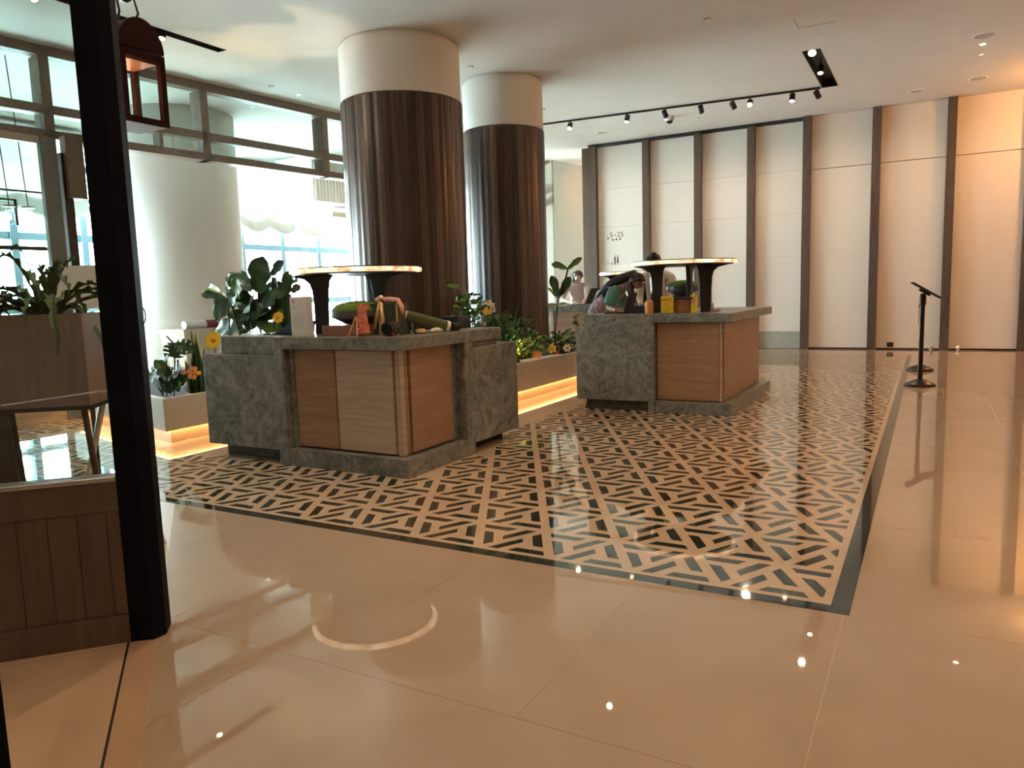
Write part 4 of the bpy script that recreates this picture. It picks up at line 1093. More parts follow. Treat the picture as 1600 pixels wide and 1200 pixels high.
# amber wall lantern on the right hand wall, outside the frame, and uplights in the planters
light('amber_wall_lamp', 'POINT', (2.5, 16.9, 4.75), 165, AMBER, size=0.12)
light('planter_uplight', 'SPOT', (-5.25, 9.55, 0.56), 40, (1, 0.8, 0.4), (-5.35, 10.1, 1.4), size=0.02, angle=80)
light('planter_uplight', 'SPOT', (-5.40, 9.35, 0.60), 330, (1, 0.74, 0.40), (-5.75, 9.9, 5.19), size=0.008, angle=34, blend=0.25)
light('planter_uplight', 'SPOT', (-8.0, 7.35, 0.60), 260, (1, 0.74, 0.40), (-8.1, 8.0, 5.19), size=0.008, angle=30, blend=0.25)
light('planter_uplight', 'SPOT', (-8.75, 7.4, 0.60), 200, (1, 0.74, 0.40), (-9.5, 8.2, 5.19), size=0.008, angle=26, blend=0.25)
light('planter_uplight', 'SPOT', (-8.3, 7.0, 0.56), 25, (1, 0.8, 0.4), (-8.1, 7.3, 2), size=0.02, angle=80)

# ------------------------------------------------------------------ BELT POSTS with sign frame
def belt_post(x, y, h, label, sign):
    t = thing('queue_post', label, 'post', (x, y, 0), 'dark round-based queue posts')
    MB().lathe([(0.20, 0), (0.205, 0.018), (0.19, 0.035), (0.10, 0.075), (0.045, 0.095), (0.03, 0.10)], (x, y, 0), n=36).build('base', M['metal'], t, smooth=True)
    MB().lathe([(0.032, 0.08), (0.032, h)], (x, y, 0), n=20).build('pole', M['metal'], t, smooth=False)
    if sign:
        MB().lathe([(0.044, h - 0.16), (0.044, h - 0.04), (0.03, h)], (x, y, 0), n=20).build('belt_head', M['metal'], t)
        n = Vector((0.50, 0.05, 0.80)).normalized(); u = Vector((0.84, 0.1, -0.53)).normalized(); v = n.cross(u).normalized()
        c = Vector((x + 0.035, y, h + 0.045))
        MB().obox(c, u, v, n, 0.21, 0.15, 0.012).build('sign_frame', M['black'], t, bevel=0.003)
        MB().obox(c + n * 0.0125, u, v, n, 0.19, 0.13, 0.001).build('sign_card', M['white'], t)
        MB().obox(c - n * 0.03, u, v, n, 0.08, 0.05, 0.02).build('bracket', M['metal'], t)
    else:
        MB().lathe([(0.046, h - 0.14), (0.046, h - 0.02), (0.035, h)], (x, y, 0), n=20).build('belt_head', M['chrome'], t)
        MB().box(x - 0.055, x - 0.045, y - 0.03, y + 0.03, h - 0.42, h - 0.06).build('belt_end', M['red'], t)
belt_post(-0.082, 12.10, 1.31, 'dark round-based queue post carrying a tilted black sign frame', True)
belt_post(-0.098, 14.20, 1.18, 'dark round-based queue post half hidden behind the one with the sign', False)

# ------------------------------------------------------------------ CAFE SCREEN on the left
G = Vector((-0.6707, -0.7417, 0)); GN = Vector((0.7417, -0.6707, 0)); P0 = Vector((-3.08, 1.946, 0))
def SP(s, off, z): return P0 + G * s + GN * off + Vector((0, 0, z))
def sbox(s0, s1, o0, o1, z0, z1):
    return MB().obox(SP((s0 + s1) / 2, (o0 + o1) / 2, (z0 + z1) / 2), G, GN, (0, 0, 1), (s1 - s0) / 2, (o1 - o0) / 2, (z1 - z0) / 2)
ps = thing('steel_post', 'tall square black painted steel post at the end of the cafe screen', 'post', (-3.03, 2.05, 0))
MB().prism([(-3.082, 1.946), (-3.002, 2.003), (-3.000, 2.067), (-3.08, 2.15), (-3.17, 2.06)], 0, CZ).build('shaft', M['post'], ps, bevel=0.002)
pnl = thing('low_screen', 'low brown wood boarded screen left of the black post', 'screen', tuple(SP(0.8, 0, 0)))
sbox(0.0, 1.9, -0.07, -0.012, 0.0, 0.735).build('core', M['carcass'], pnl)
sbox(0.0, 1.9, -0.012, 0.004, 0.0, 0.13).build('bottom_rail', M['wainscot'], pnl)
sbox(0.0, 1.9, -0.012, 0.004, 0.605, 0.735).build('top_rail', M['wainscot'], pnl)
for k in range(16):
    s0 = 0.055 + 0.1135 * (k - 0) if k else 0.0
    s1 = 0.055 + 0.1135 * (k + 1) - 0.0035 if k else 0.0515
    if k: s0 = 0.055 + 0.1135 * (k - 1); s1 = s0 + 0.110
    sbox(s0, s1, -0.014, -0.003, 0.133, 0.602).build('board', M['wainscot'], pnl)
sbox(0.0, 1.9, -0.08, 0.012, 0.737, 0.758).build('sill', M['steel'], pnl, bevel=0.003)
tag(sbox(0.004, 1.9, -0.038, -0.030, 0.759, 3.4).build('glass_pane', M['glass'], None), 'clear glass pane standing on the low wood screen', 'glass')
# dark post end at the lower left corner
tag(MB().prism([(-2.072, 0.948), (-2.125, 0.955), (-2.135, 0.88), (-2.082, 0.872)], 0, 2.4).build('dark_door_edge', M['post'], None), 'black door edge at the bottom left corner', 'door edge')

# planter box on splayed wooden legs, standing behind the screen
A0 = Vector((-4.42, 2.68, 0)); F1 = Vector((-0.79, -0.61, 0)).normalized(); G1 = Vector((-0.61, 0.79, 0)).normalized()
fb = thing('planter_stand', 'brown wood planter box on splayed legs behind the low screen', 'planter', tuple(A0 + F1 * 0.5 + G1 * 0.27))
def fbx(a0, a1, b0, b1, z0, z1):
    return MB().obox(A0 + F1 * (a0 + a1) / 2 + G1 * (b0 + b1) / 2 + Vector((0, 0, (z0 + z1) / 2)), F1, G1, (0, 0, 1), (a1 - a0) / 2, (b1 - b0) / 2, (z1 - z0) / 2)
M['box_wood'] = wood('greyish_brown_wood', (0.20, 0.135, 0.10), (0.26, 0.18, 0.135), scale=(5, 5, 0.5), rough=0.32)
fbx(0, 1.1, 0, 0.025, 0.90, 1.455).build('front_board', M['box_wood'], fb)
fbx(0, 1.1, 0.515, 0.54, 0.90, 1.455).build('back_board', M['box_wood'], fb)
fbx(0, 0.025, 0.026, 0.514, 0.90, 1.455).build('end_board', M['box_wood'], fb)
fbx(1.075, 1.1, 0.026, 0.514, 0.90, 1.455).build('end_board', M['box_wood'], fb)
fbx(0.026, 1.074, 0.026, 0.514, 1.30, 1.40).build('soil', M['soil'], fb)
fbx(-0.005, 1.105, -0.005, 0.545, 0.875, 0.90).build('base_frame', M['metal'], fb)
for (tp, ft, m_) in ((A0 + F1 * 0.05 + G1 * 0.03, (-4.26, 2.62), 'metal'), (A0 + F1 * 0.04 + G1 * 0.30, (-4.60, 2.60), 'oak2'), (A0 + F1 * 0.02 + G1 * 0.40, (-4.16, 2.90), 'oak2'),
                 (A0 + F1 * 0.46 + G1 * 0.03, (-4.78, 2.46), 'metal'), (A0 + F1 * 1.0 + G1 * 0.03, (-5.35, 1.95), 'metal'), (A0 + F1 * 1.0 + G1 * 0.5, (-5.6, 2.6), 'oak2')):
    MB().tube([(tp.x, tp.y, 0.88), (ft[0], ft[1], 0.0)], 0.019, 8).build('leg', M[m_], fb)
# small dark unit seen under the box at the left edge
cu_ = thing('side_cabinet', 'dark low cabinet with a wooden shelf under the planter box', 'cabinet', (-6.05, 2.75, 0))
MB().box(-6.30, -5.80, 2.6, 2.95, 0, 0.86).build('body', M['black'], cu_)
MB().box(-6.02, -5.795, 2.50, 2.598, 0.42, 0.50).build('shelf', M['oak2'], cu_)
MB().box(-6.0, -5.97, 2.50, 2.598, 0, 0.42).build('leg', M['oak2'], cu_)

# bird's nest fern
def strap(c, ang, L, w, lift, droop, seed):
    rr = random.Random(seed); n = 16
    d = Vector((math.cos(ang), math.sin(ang), 0)); sd = Vector((-d.y, d.x, 0)); vs = []; fs = []
    for i in range(n + 1):
        u = i / n
        z = lift * math.sin(u * PI * 0.62) - droop * u ** 2.4
        p = Vector(c) + d * (L * (u - 0.12 * u * u)) + Vector((0, 0, z))
        ww = w * (0.35 + 0.65 * math.sin(PI * min(1, 0.1 + u * 0.85))) * (1 if u < 0.9 else (1.001 - u) / 0.1 + 0.05)
        rf = 0.012 * math.sin(u * 38 + seed)
        vs += [p - sd * (ww + rf) + Vector((0, 0, 0.02 + rf)), p, p + sd * (ww - rf) + Vector((0, 0, 0.02 - rf))]
    for i in range(n):
        a = i * 3
        fs += [(a, a + 1, a + 4, a + 3), (a + 1, a + 2, a + 5, a + 4)]
    return MB().add(vs, fs)
fc = A0 + F1 * 0.28 + G1 * 0.22; fc.z = 1.40
fn = thing('birds_nest_fern', "bird's nest fern with wavy arching fronds in the brown planter box", 'plant', tuple(fc))
rr_ = random.Random(8)
for k in range(30):
    a = k * 2.399; inner = k < 9
    L_ = rr_.uniform(0.16, 0.30) if inner else rr_.uniform(0.40, 0.72)
    strap(fc, a, L_, rr_.uniform(0.018, 0.031), rr_.uniform(0.30, 0.46) if inner else rr_.uniform(0.14, 0.36), 0.0 if inner else rr_.uniform(0.10, 0.45), k).build('frond', M['fern'], fn, smooth=True)
fc2 = A0 + F1 * 0.80 + G1 * 0.22; fc2.z = 1.40
fn2 = thing('birds_nest_fern', "second bird's nest fern at the left edge of the picture", 'plant', tuple(fc2))
for k in range(20):
    a = k * 2.399
    strap(fc2, a, rr_.uniform(0.25, 0.55), rr_.uniform(0.022, 0.035), rr_.uniform(0.10, 0.30), rr_.uniform(0.05, 0.5), k + 50).build('frond', M['fern'], fn2, smooth=True)
# white menu leaning behind the fern
mn = thing('menu_card', 'large white menu card standing behind the fern', 'menu', (-5.62, 3.42, 0))
bs = Vector((-5.62, 3.42, 0))
MB().obox(bs + Vector((0, 0, 1.64)), Vector((0.87, 0.48, 0)).normalized(), Vector((-0.14, 0.26, 0.95)).normalized(), Vector((0.87, 0.48, 0)).cross(Vector((-0.14, 0.26, 0.95))).normalized(), 0.21, 0.17, 0.004).build('card', M['white'], mn)
MB().tube([bs, bs + Vector((0, 0, 1.50))], 0.018, 8).build('stand_pole', M['metal'], mn)
MB().lathe([(0.16, 0), (0.16, 0.02), (0.02, 0.04)], (bs.x, bs.y, 0), n=20).build('stand_base', M['metal'], mn)
hk = MB()
MB().tube([Vector((-3.0, 2.067, 1.45)) + Vector((0.022 * math.sin(PI * k / 8), 0.02, 0.035 * math.cos(PI * k / 8))) for k in range(9)], 0.003, 6).build('ring_handle', M['metal'], ps)

# ------------------------------------------------------------------ LANTERN hanging behind the post
lx, ly0, ly1, lz0, lz1 = -3.42, 2.385, 2.63, 2.385, 2.735      # front glazed face at x = lx
lnt = thing('hanging_lantern', 'arched oxblood metal lantern with warm light hanging beside the black post', 'lantern', (lx - 0.12, 2.51, lz0))
lw = 0.24
fr = 0.03
def bar(x0, x1, y0, y1, z0, z1): m.box(x0, x1, y0, y1, z0, z1)
for xx in (lx - lw, lx - fr):
    for yy in (ly0, ly1 - fr):
        m = MB(); bar(xx, xx + fr, yy, yy + fr, lz0 + 0.03, lz1 - 0.04); m.build('corner_frame', M['lantern'], lnt)
m = MB(); bar(lx - lw, lx, ly0, ly1, lz1 - 0.04, lz1 - 0.003); m.build('top_frame', M['lantern'], lnt)
m = MB(); bar(lx - lw, lx, ly0, ly1, lz0 + 0.002, lz0 + 0.03); m.build('bottom_frame', M['lantern'], lnt)
MB().box(lx - lw + 0.01, lx - 0.01, ly0 + 0.01, ly1 - 0.01, lz0 - 0.002, lz0 + 0.001).build('base_plate', M['lantern_bottom'], lnt)
MB().box(lx - lw + 0.03, lx - 0.03, ly0 + 0.03, ly1 - 0.03, lz1 - 0.046, lz1 - 0.041).build('lining', M['lantern_in'], lnt)
yc = (ly0 + ly1) / 2; rr2 = (ly1 - ly0) / 2
arch = [(lx - lw, yc + rr2 * math.cos(PI * k / 20), lz1 + 0.004 + rr2 * 1.22 * math.sin(PI * k / 20)) for k in range(21)]
MB().extrude(arch, (lw, 0, 0)).build('arched_top', M['lantern'], lnt)
MB().box(lx - 0.018, lx - 0.014, ly0 + fr, ly1 - fr, lz0 + 0.03, lz1 - 0.04).build('front_pane', M['glass'], lnt)
MB().box(lx - lw + fr, lx - fr, ly0 + 0.014, ly0 + 0.018, lz0 + 0.03, lz1 - 0.04).build('side_pane', M['glass'], lnt)
MB().ball((lx - lw + 0.05, ly0 + 0.05, lz1 - 0.12), 0.018, 0.018, 0.035, n=10).build('bulb', M['bulb'], lnt, smooth=True)
light('lantern_glow', 'POINT', (lx - lw + 0.075, ly0 + 0.075, lz1 - 0.13), 1.3, AMBER, size=0.02)
arm = thing('lantern_arm', 'dark bronze pipe arm on the post carrying the lantern', 'bracket', (-3.4, 2.3, 2.96))
MB().tube([(-3.10, 2.08, 3.02), (-3.34, 2.36, 3.01), (-3.50, 2.50, 3.0)], 0.02, 12).build('pipe', M['metal'], arm, smooth=True)
MB().ball((-3.50, 2.50, 3.0), 0.03, 0.03, 0.03, n=12).build('end_cap', M['metal'], arm, smooth=True)
for dy in (-0.045, 0.03):
    MB().tube([(-3.50 + dy * 0.3, 2.50 + dy, 3.02), (-3.50 + dy * 0.5, 2.50 + dy + 0.02, 2.93), (-3.52, 2.50 + dy, 2.862)], 0.006, 6).build('hook', M['metal'], arm)

# ------------------------------------------------------------------ THINGS ON THE NEAREST COUNTER
TZ = 1.1655
nt2 = thing('notice_card', 'white upright notice card with red heading at the left of the nearest counter', 'notice', (-4.97, 5.03, TZ))
MB().box(-5.07, -4.865, 5.0, 5.07, TZ, TZ + 0.355).build('card_box', M['white'], nt2, bevel=0.002)
m = MB(); yy = 4.9985
for k in range(9):
    w_ = (0.13, 0.10, 0.14, 0.12, 0.09, 0.14, 0.13, 0.11, 0.12)[k]
    m.box(-5.045, -5.045 + w_, yy, yy + 0.002, TZ + 0.20 - k * 0.015, TZ + 0.203 - k * 0.015)
m.box(-5.045, -5.0, yy, yy + 0.002, TZ + 0.255, TZ + 0.262)
m.build('small_print', M['grey_ink'], nt2)
text('fc', (-5.04, 4.998, TZ + 0.30), 0.045, M['red'], nt2, name='heading')
tb = thing('payment_tablet', 'dark blue-black tablet terminal lying left of the white notice', 'tablet', (-5.32, 5.3, 1.169))
MB().extrude([(-5.50, 5.2, 1.175), (-5.20, 5.2, 1.175), (-5.17, 5.2, 1.29), (-5.30, 5.2, 1.27)], (0, 0.22, 0)).build('body', M['navy'], tb)
MB().box(-5.56, -5.15, 5.12, 5.34, 1.169, 1.179).build('base', M['screen_black'], tb)
bx2 = thing('acrylic_riser', 'rose brown acrylic riser box under the moss bowl', 'riser', (-4.50, 5.18, TZ))
MB().box(-4.72, -4.28, 5.02, 5.34, TZ, TZ + 0.095).build('box', M['rose_acrylic'], bx2, bevel=0.003)
for x in (-4.735, -4.66): MB().box(x, x + 0.006, 5.0, 5.006, TZ, TZ + 0.10).build('clear_edge', M['clear_plastic'], bx2)
def moss_bowl(c, r, label, first=True):
    t = thing('moss_bowl', label, 'bowl', c, 'moss bowls on the counters')
    MB().lathe([(r * 0.50, 0), (r * 0.55, 0.01), (r * 0.86, 0.05), (r * 0.97, 0.06), (r, 0.068), (r, 0.12), (r * 0.97, 0.12), (r * 0.95, 0.10), (0.001, 0.098)], c, n=40).build('bowl_body', M['bowl'], t, smooth=False)
    rg_ = random.Random(3); m = MB()
    vs = []; n = 36
    for k in range(n):
        a = 2 * PI * k / n
        vs.append((c[0] + r * 0.955 * math.cos(a), c[1] + r * 0.955 * math.sin(a), c[2] + 0.099))
    for j in range(8):
        rr3 = r * 0.94 * (1 - j / 7.0)
        for k in range(n):
            a = 2 * PI * k / n
            vs.append((c[0] + rr3 * math.cos(a), c[1] + rr3 * math.sin(a), c[2] + 0.102 + 0.095 * math.sqrt(1 - (rr3 / (r * 0.96)) ** 2) ** 0.8 + rg_.uniform(-0.008, 0.008)))
    m.add(vs, [(j * n + k, j * n + (k + 1) % n, (j + 1) * n + (k + 1) % n, (j + 1) * n + k) for j in range(8) for k in range(n)])
    m.build('moss', M['moss'], t, smooth=True, kind='stuff')
moss_bowl((-4.50, 5.26, TZ + 0.098), 0.245, 'wide dark bowl of green moss on the nearest counter')
ez = thing('picture_easel', 'small easel with a tall red and orange picture card', 'card', (-4.24, 5.0, TZ))
MB().add([(-4.245, 4.93, TZ + 0.03), (-4.10, 4.93, TZ + 0.03), (-4.17, 4.97, TZ + 0.21), (-4.145, 4.99, TZ + 0.275), (-4.275, 4.99, TZ + 0.275), (-4.255, 4.97, TZ + 0.21)], [(0, 1, 2, 3, 4, 5)]).build('picture_card', M['artcard'], ez).modifiers.new('t', 'SOLIDIFY').thickness = 0.006
MB().box(-4.265, -4.09, 4.91, 4.935, TZ + 0.022, TZ + 0.034).build('ledge', M['copper'], ez)
for (a, b) in (((-4.27, 4.955, TZ + 0.17), (-4.315, 4.90, TZ + 0.002)), ((-4.26, 4.955, TZ + 0.17), (-4.215, 4.90, TZ + 0.002)), ((-4.20, 4.96, TZ + 0.2), (-4.19, 5.0, TZ + 0.002))):
    MB().tube([a, b], 0.006, 6).build('leg', M['pencil_wood'], ez)
gb = thing('gift_box', 'dark green box tied with a gold ribbon behind the red picture card', 'gift box', (-4.15, 5.28, TZ))
MB().box(-4.34, -4.0, 5.2, 5.36, TZ, TZ + 0.275).build('box_body', M['green_box'], gb, bevel=0.004)
MB().box(-4.215, -4.16, 5.193, 5.199, TZ, TZ + 0.28).build('ribbon_band', M['gold'], gb)
MB().box(-4.025, -4.005, 5.193, 5.199, TZ, TZ + 0.275).build('edge_trim', M['gold'], gb)
for (pts, w_) in (([(-4.19, 5.19, TZ + 0.29), (-4.22, 5.185, TZ + 0.18), (-4.25, 5.17, TZ + 0.05)], 0.018), ([(-4.18, 5.185, TZ + 0.28), (-4.15, 5.17, TZ + 0.15), (-4.13, 5.15, TZ + 0.02)], 0.02)):
    MB().tube(pts, [w_ * 0.8, w_, w_ * 0.8], 6).build('ribbon_tail', M['gold'], gb, smooth=True)
for (cx_, rx_) in ((-4.23, 0.04), (-4.14, 0.04)):
    MB().ball((cx_, 5.22, TZ + 0.305), rx_, 0.02, 0.026, n=12, m_=8).build('bow_loop', M['pink'], gb, smooth=True)
MB().ball((-4.185, 5.2, TZ + 0.325), 0.022, n=10, m_=8).build('bow_knot', M['petal_w'], gb, smooth=True)
MB().tube([(-4.10, 5.2, TZ + 0.31), (-3.99, 5.19, TZ + 0.30), (-3.94, 5.17, TZ + 0.24), (-3.925, 5.16, TZ + 0.18)], [0.022, 0.02, 0.022, 0.014], 8).build('ribbon_tail', M['pink'], gb, smooth=True)
rc = thing('round_camera', 'round black camera with a ring-shaped front beside the olive tube', 'camera', (-3.99, 5.02, TZ))
MB().tube([(-4.0, 5.12, TZ + 0.062), (-3.97, 5.0, TZ + 0.062)], [0.062, 0.062], 28).build('drum', M['black'], rc)
MB().tube([(-3.971, 5.002, TZ + 0.062), (-3.968, 4.99, TZ + 0.062)], 0.056, 28).build('bezel', M['bowl'], rc)
MB().tube([(-3.968, 4.992, TZ + 0.062), (-3.966, 4.983, TZ + 0.062)], 0.047, 24).build('lens', M['screen_black'], rc)
ot = thing('olive_tube', 'olive green tube lying tilted on a small stand', 'tube', (-3.85, 5.3, TZ))
ta, tb_ = Vector((-4.02, 5.32, TZ + 0.165)), Vector((-3.80, 5.62, TZ + 0.055))
MB().tube([ta, tb_], 0.048, 20).build('tube_body', M['olive'], ot)
MB().tube([ta + (ta - tb_).normalized() * 0.012, ta], 0.046, 20).build('end_ring', M['petal_w'], ot)
MB().tube([tb_, tb_ + (tb_ - ta).normalized() * 0.03], 0.05, 20).build('collar', M['petal_w'], ot)
MB().tube([(ta.x + 0.05, ta.y + 0.07, TZ), (ta.x + 0.05, ta.y + 0.07, TZ + 0.10)], 0.03, 8).build('stand', M['black'], ot)
tag(MB().tube([(-3.80, 5.72, TZ + 0.04), (-3.79, 5.80, TZ + 0.04)], 0.04, 16).build('camera_drum', M['black'], None), 'small round black drum lying right of the olive tube', 'camera')
gw = thing('gold_wrap', 'crumpled gold and clear wrapper in front of the olive tube', 'wrapper', (-3.86, 5.4, TZ))
MB().ball((-3.90, 5.38, TZ + 0.022), 0.055, 0.04, 0.022, n=12, m_=7, wob=0.18).build('crumple', M['gold'], gw)
MB().ball((-3.83, 5.52, TZ + 0.022), 0.05, 0.06, 0.022, n=12, m_=7, wob=0.2).build('crumple', M['petal_w'], gw)
tag(MB().ball((-3.93, 5.02, TZ + 0.018), 0.014, 0.014, 0.018, n=10, m_=8).build('red_bead', M['red'], None, smooth=True), 'tiny red bead beside the round black camera', 'bead')
tag(MB().box(-4.27, -4.0, 6.12, 6.37, TZ, TZ + 0.115).build('black_box', M['navy'], None, bevel=0.004), 'dark navy square box at the right end of the nearest counter', 'box')
tag(MB().box(-4.75, -4.30, 6.0, 6.22, TZ, TZ + 0.014).build('flat_tablet', M['screen_black'], None, bevel=0.003), 'flat black tablet lying left of the navy box', 'tablet')
tag(MB().tube([(-4.08, 5.92, TZ + 0.012), (-4.06, 5.98, TZ + 0.03), (-4.03, 6.03, TZ + 0.03), (-4.0, 6.08, TZ + 0.012)], 0.005, 6).build('white_cable', M['white'], None, smooth=True), 'short white cable looped beside the navy box', 'cable')

# ------------------------------------------------------------------ THINGS ON THE MIDDLE COUNTER
T2 = 1.1935
lp2 = thing('laptop', 'open black laptop in front of the leaning woman', 'laptop', (-3.40, 9.15, T2))
MB().box(-3.62, -3.30, 8.95, 9.25, T2, T2 + 0.015).build('keyboard_base', M['screen_black'], lp2)
MB().obox((-3.32, 9.10, T2 + 0.135), Vector((0, 1, 0)), Vector((0.28, 0, 0.96)).normalized(), Vector((0.96, 0, -0.28)).normalized(), 0.15, 0.125, 0.005).build('screen_lid', M['black'], lp2)
cr = thing('card_machine', 'black card machine with a bulky base right of the laptop', 'card machine', (-3.16, 8.95, T2))
MB().extrude([(-3.30, 8.9, T2), (-3.0, 8.9, T2), (-3.02, 8.9, T2 + 0.09), (-3.20, 8.9, T2 + 0.10), (-3.30, 8.9, T2 + 0.04)], (0, 0.14, 0)).build('body', M['black'], cr)
pc_ = thing('pencil_cup', 'orange striped cup holding pencils', 'cup', (-2.98, 8.82, T2))
MB().lathe([(0.052, 0), (0.055, 0.14), (0.05, 0.14), (0.045, 0.02), (0.001, 0.02)], (-2.98, 8.82, T2), n=20).build('cup', M['pencil_wood'], pc_, smooth=False)
for k in range(7):
    a = k * 0.9
    MB().tube([(-2.98 + 0.03 * math.cos(a), 8.82 + 0.03 * math.sin(a), T2 + 0.02), (-2.98 + 0.038 * math.cos(a), 8.82 + 0.038 * math.sin(a), T2 + 0.16)], 0.006, 6).build('pencil', M['yellow' if k % 2 else 'pencil_wood'], pc_)
ys_ = thing('yellow_sign', 'square yellow sign with red lettering on the middle counter', 'sign', (-2.77, 8.9, T2))
MB().box(-2.855, -2.70, 8.89, 8.90, T2 + 0.005, T2 + 0.20).build('sign_plate', M['yellow'], ys_)
MB().box(-2.86, -2.695, 8.885, 8.93, T2, T2 + 0.006).build('sign_foot', M['clear_plastic'], ys_)
text('INFO!', (-2.85, 8.888, T2 + 0.145), 0.05, M['red'], ys_, name='sign_lettering')
cb2 = thing('copper_box', 'brown copper-edged box under the moss tray', 'box', (-2.62, 9.1, T2))
MB().box(-2.74, -2.52, 9.02, 9.25, T2, T2 + 0.16).build('box_body', M['copper'], cb2, bevel=0.004)
MB().box(-2.76, -2.50, 9.0, 9.27, T2 + 0.161, T2 + 0.185).build('box_lid', M['black'], cb2)
moss_bowl((-2.93, 10.08, T2 + 0.20), 0.22, 'low dark bowl of green moss on the middle counter')
tag(MB().lathe([(0.13, 0), (0.15, 0.198)], (-2.93, 10.08, T2), n=24).build('black_riser', M['black'], None), 'round black riser under the moss bowl on the middle counter', 'riser')
y2 = thing('yellow_leaflet_box', 'narrow yellow leaflet box between two legs of the lamp', 'leaflet box', (-2.50, 9.05, T2))
MB().box(-2.535, -2.455, 9.02, 9.07, T2, T2 + 0.21).build('box_body', M['yellow'], y2)
MB().box(-2.52, -2.47, 9.017, 9.019, T2 + 0.10, T2 + 0.17).build('print', M['pink'], y2)
wb = thing('card_stand', 'small wooden card stand with a grey card at the right of the lamp', 'card stand', (-2.30, 9.3, T2))
MB().box(-2.36, -2.25, 9.3, 9.36, T2, T2 + 0.03).build('block', M['oak2'], wb)
MB().box(-2.355, -2.325, 9.33, 9.335, T2 + 0.03, T2 + 0.10).build('card', M['grey_ink'], wb)
# on the farthest counter
l3 = thing('laptop', 'open black laptop in front of the seated-looking woman at the farthest counter', 'laptop', (-6.2, 14.0, 1.204))
MB().box(-6.45, -6.02, 13.85, 14.15, 1.204, 1.216).build('keyboard_base', M['screen_black'], l3)
MB().obox((-5.93, 14.0, 1.38), Vector((0, 1, 0)), Vector((0.42, 0, 0.90)).normalized(), Vector((0.90, 0, -0.42)).normalized(), 0.17, 0.17, 0.006).build('screen_lid', M['black'], l3)
tag(MB().box(-5.80, -5.60, 13.9, 14.1, 1.204, 1.27).build('card_terminal', M['black'], None, bevel=0.006), 'small black terminal right of the far laptop', 'terminal')

# ------------------------------------------------------------------ PEOPLE
def skin_body(name, verts, edges, mat_, parent, root=0, sub=2):
    """verts: list of (x, y, z, r)"""
    me = bpy.data.meshes.new(name)
    o3 = origin(parent)
    me.from_pydata([Vector(v[:3]) - o3 for v in verts], edges, [])
    me.materials.append(mat_)
    o = bpy.data.objects.new(name, me); C.objects.link(o); o.parent = parent
    o.modifiers.new('skin', 'SKIN')
    if not me.skin_vertices:
        bpy.context.view_layer.objects.active = o
    sv = me.skin_vertices[0].data if me.skin_vertices else None
    if sv is None:
        return o
    for i, v in enumerate(verts):
        r = v[3] if isinstance(v[3], tuple) else (v[3], v[3])
        sv[i].radius = r
        sv[i].use_root = (i == root)
    o.modifiers['skin'].use_smooth_shade = True
    ss = o.modifiers.new('sub', 'SUBSURF'); ss.levels = sub; ss.render_levels = sub
    return o

def hand(vs, es, wi, wrist, tip_dir, up, s=1.0, side=1):
    """palm and five fingers rooted at the wrist vertex wi"""
    w = Vector(wrist); d = Vector(tip_dir).normalized(); u = Vector(up).normalized(); x = d.cross(u).normalized() * side; u = x.cross(d) * side
    pi_ = len(vs); vs.append((*(w + d * 0.05 * s), 0.030 * s)); es.append((wi, pi_))
    k0 = len(vs); vs.append((*(w + d * 0.085 * s), 0.026 * s)); es.append((pi_, k0))
    for off, L_ in ((-0.030, 0.062), (-0.010, 0.078), (0.010, 0.074), (0.029, 0.056)):
        a = len(vs); vs.append((*(w + d * 0.10 * s + x * off * s), 0.0095 * s)); es.append((k0, a))
        b = len(vs); vs.append((*(w + d * (0.10 + L_ * 0.5) * s + x * off * 1.15 * s - u * 0.006), 0.009 * s)); es.append((a, b))
        c = len(vs); vs.append((*(w + d * (0.10 + L_ * 0.95) * s + x * off * 1.2 * s - u * 0.026), 0.0075 * s)); es.append((b, c))
    a = len(vs); vs.append((*(w + d * 0.055 * s - x * 0.040 * s), 0.011 * s)); es.append((pi_, a))
    b = len(vs); vs.append((*(w + d * 0.095 * s - x * 0.060 * s), 0.009 * s)); es.append((a, b))

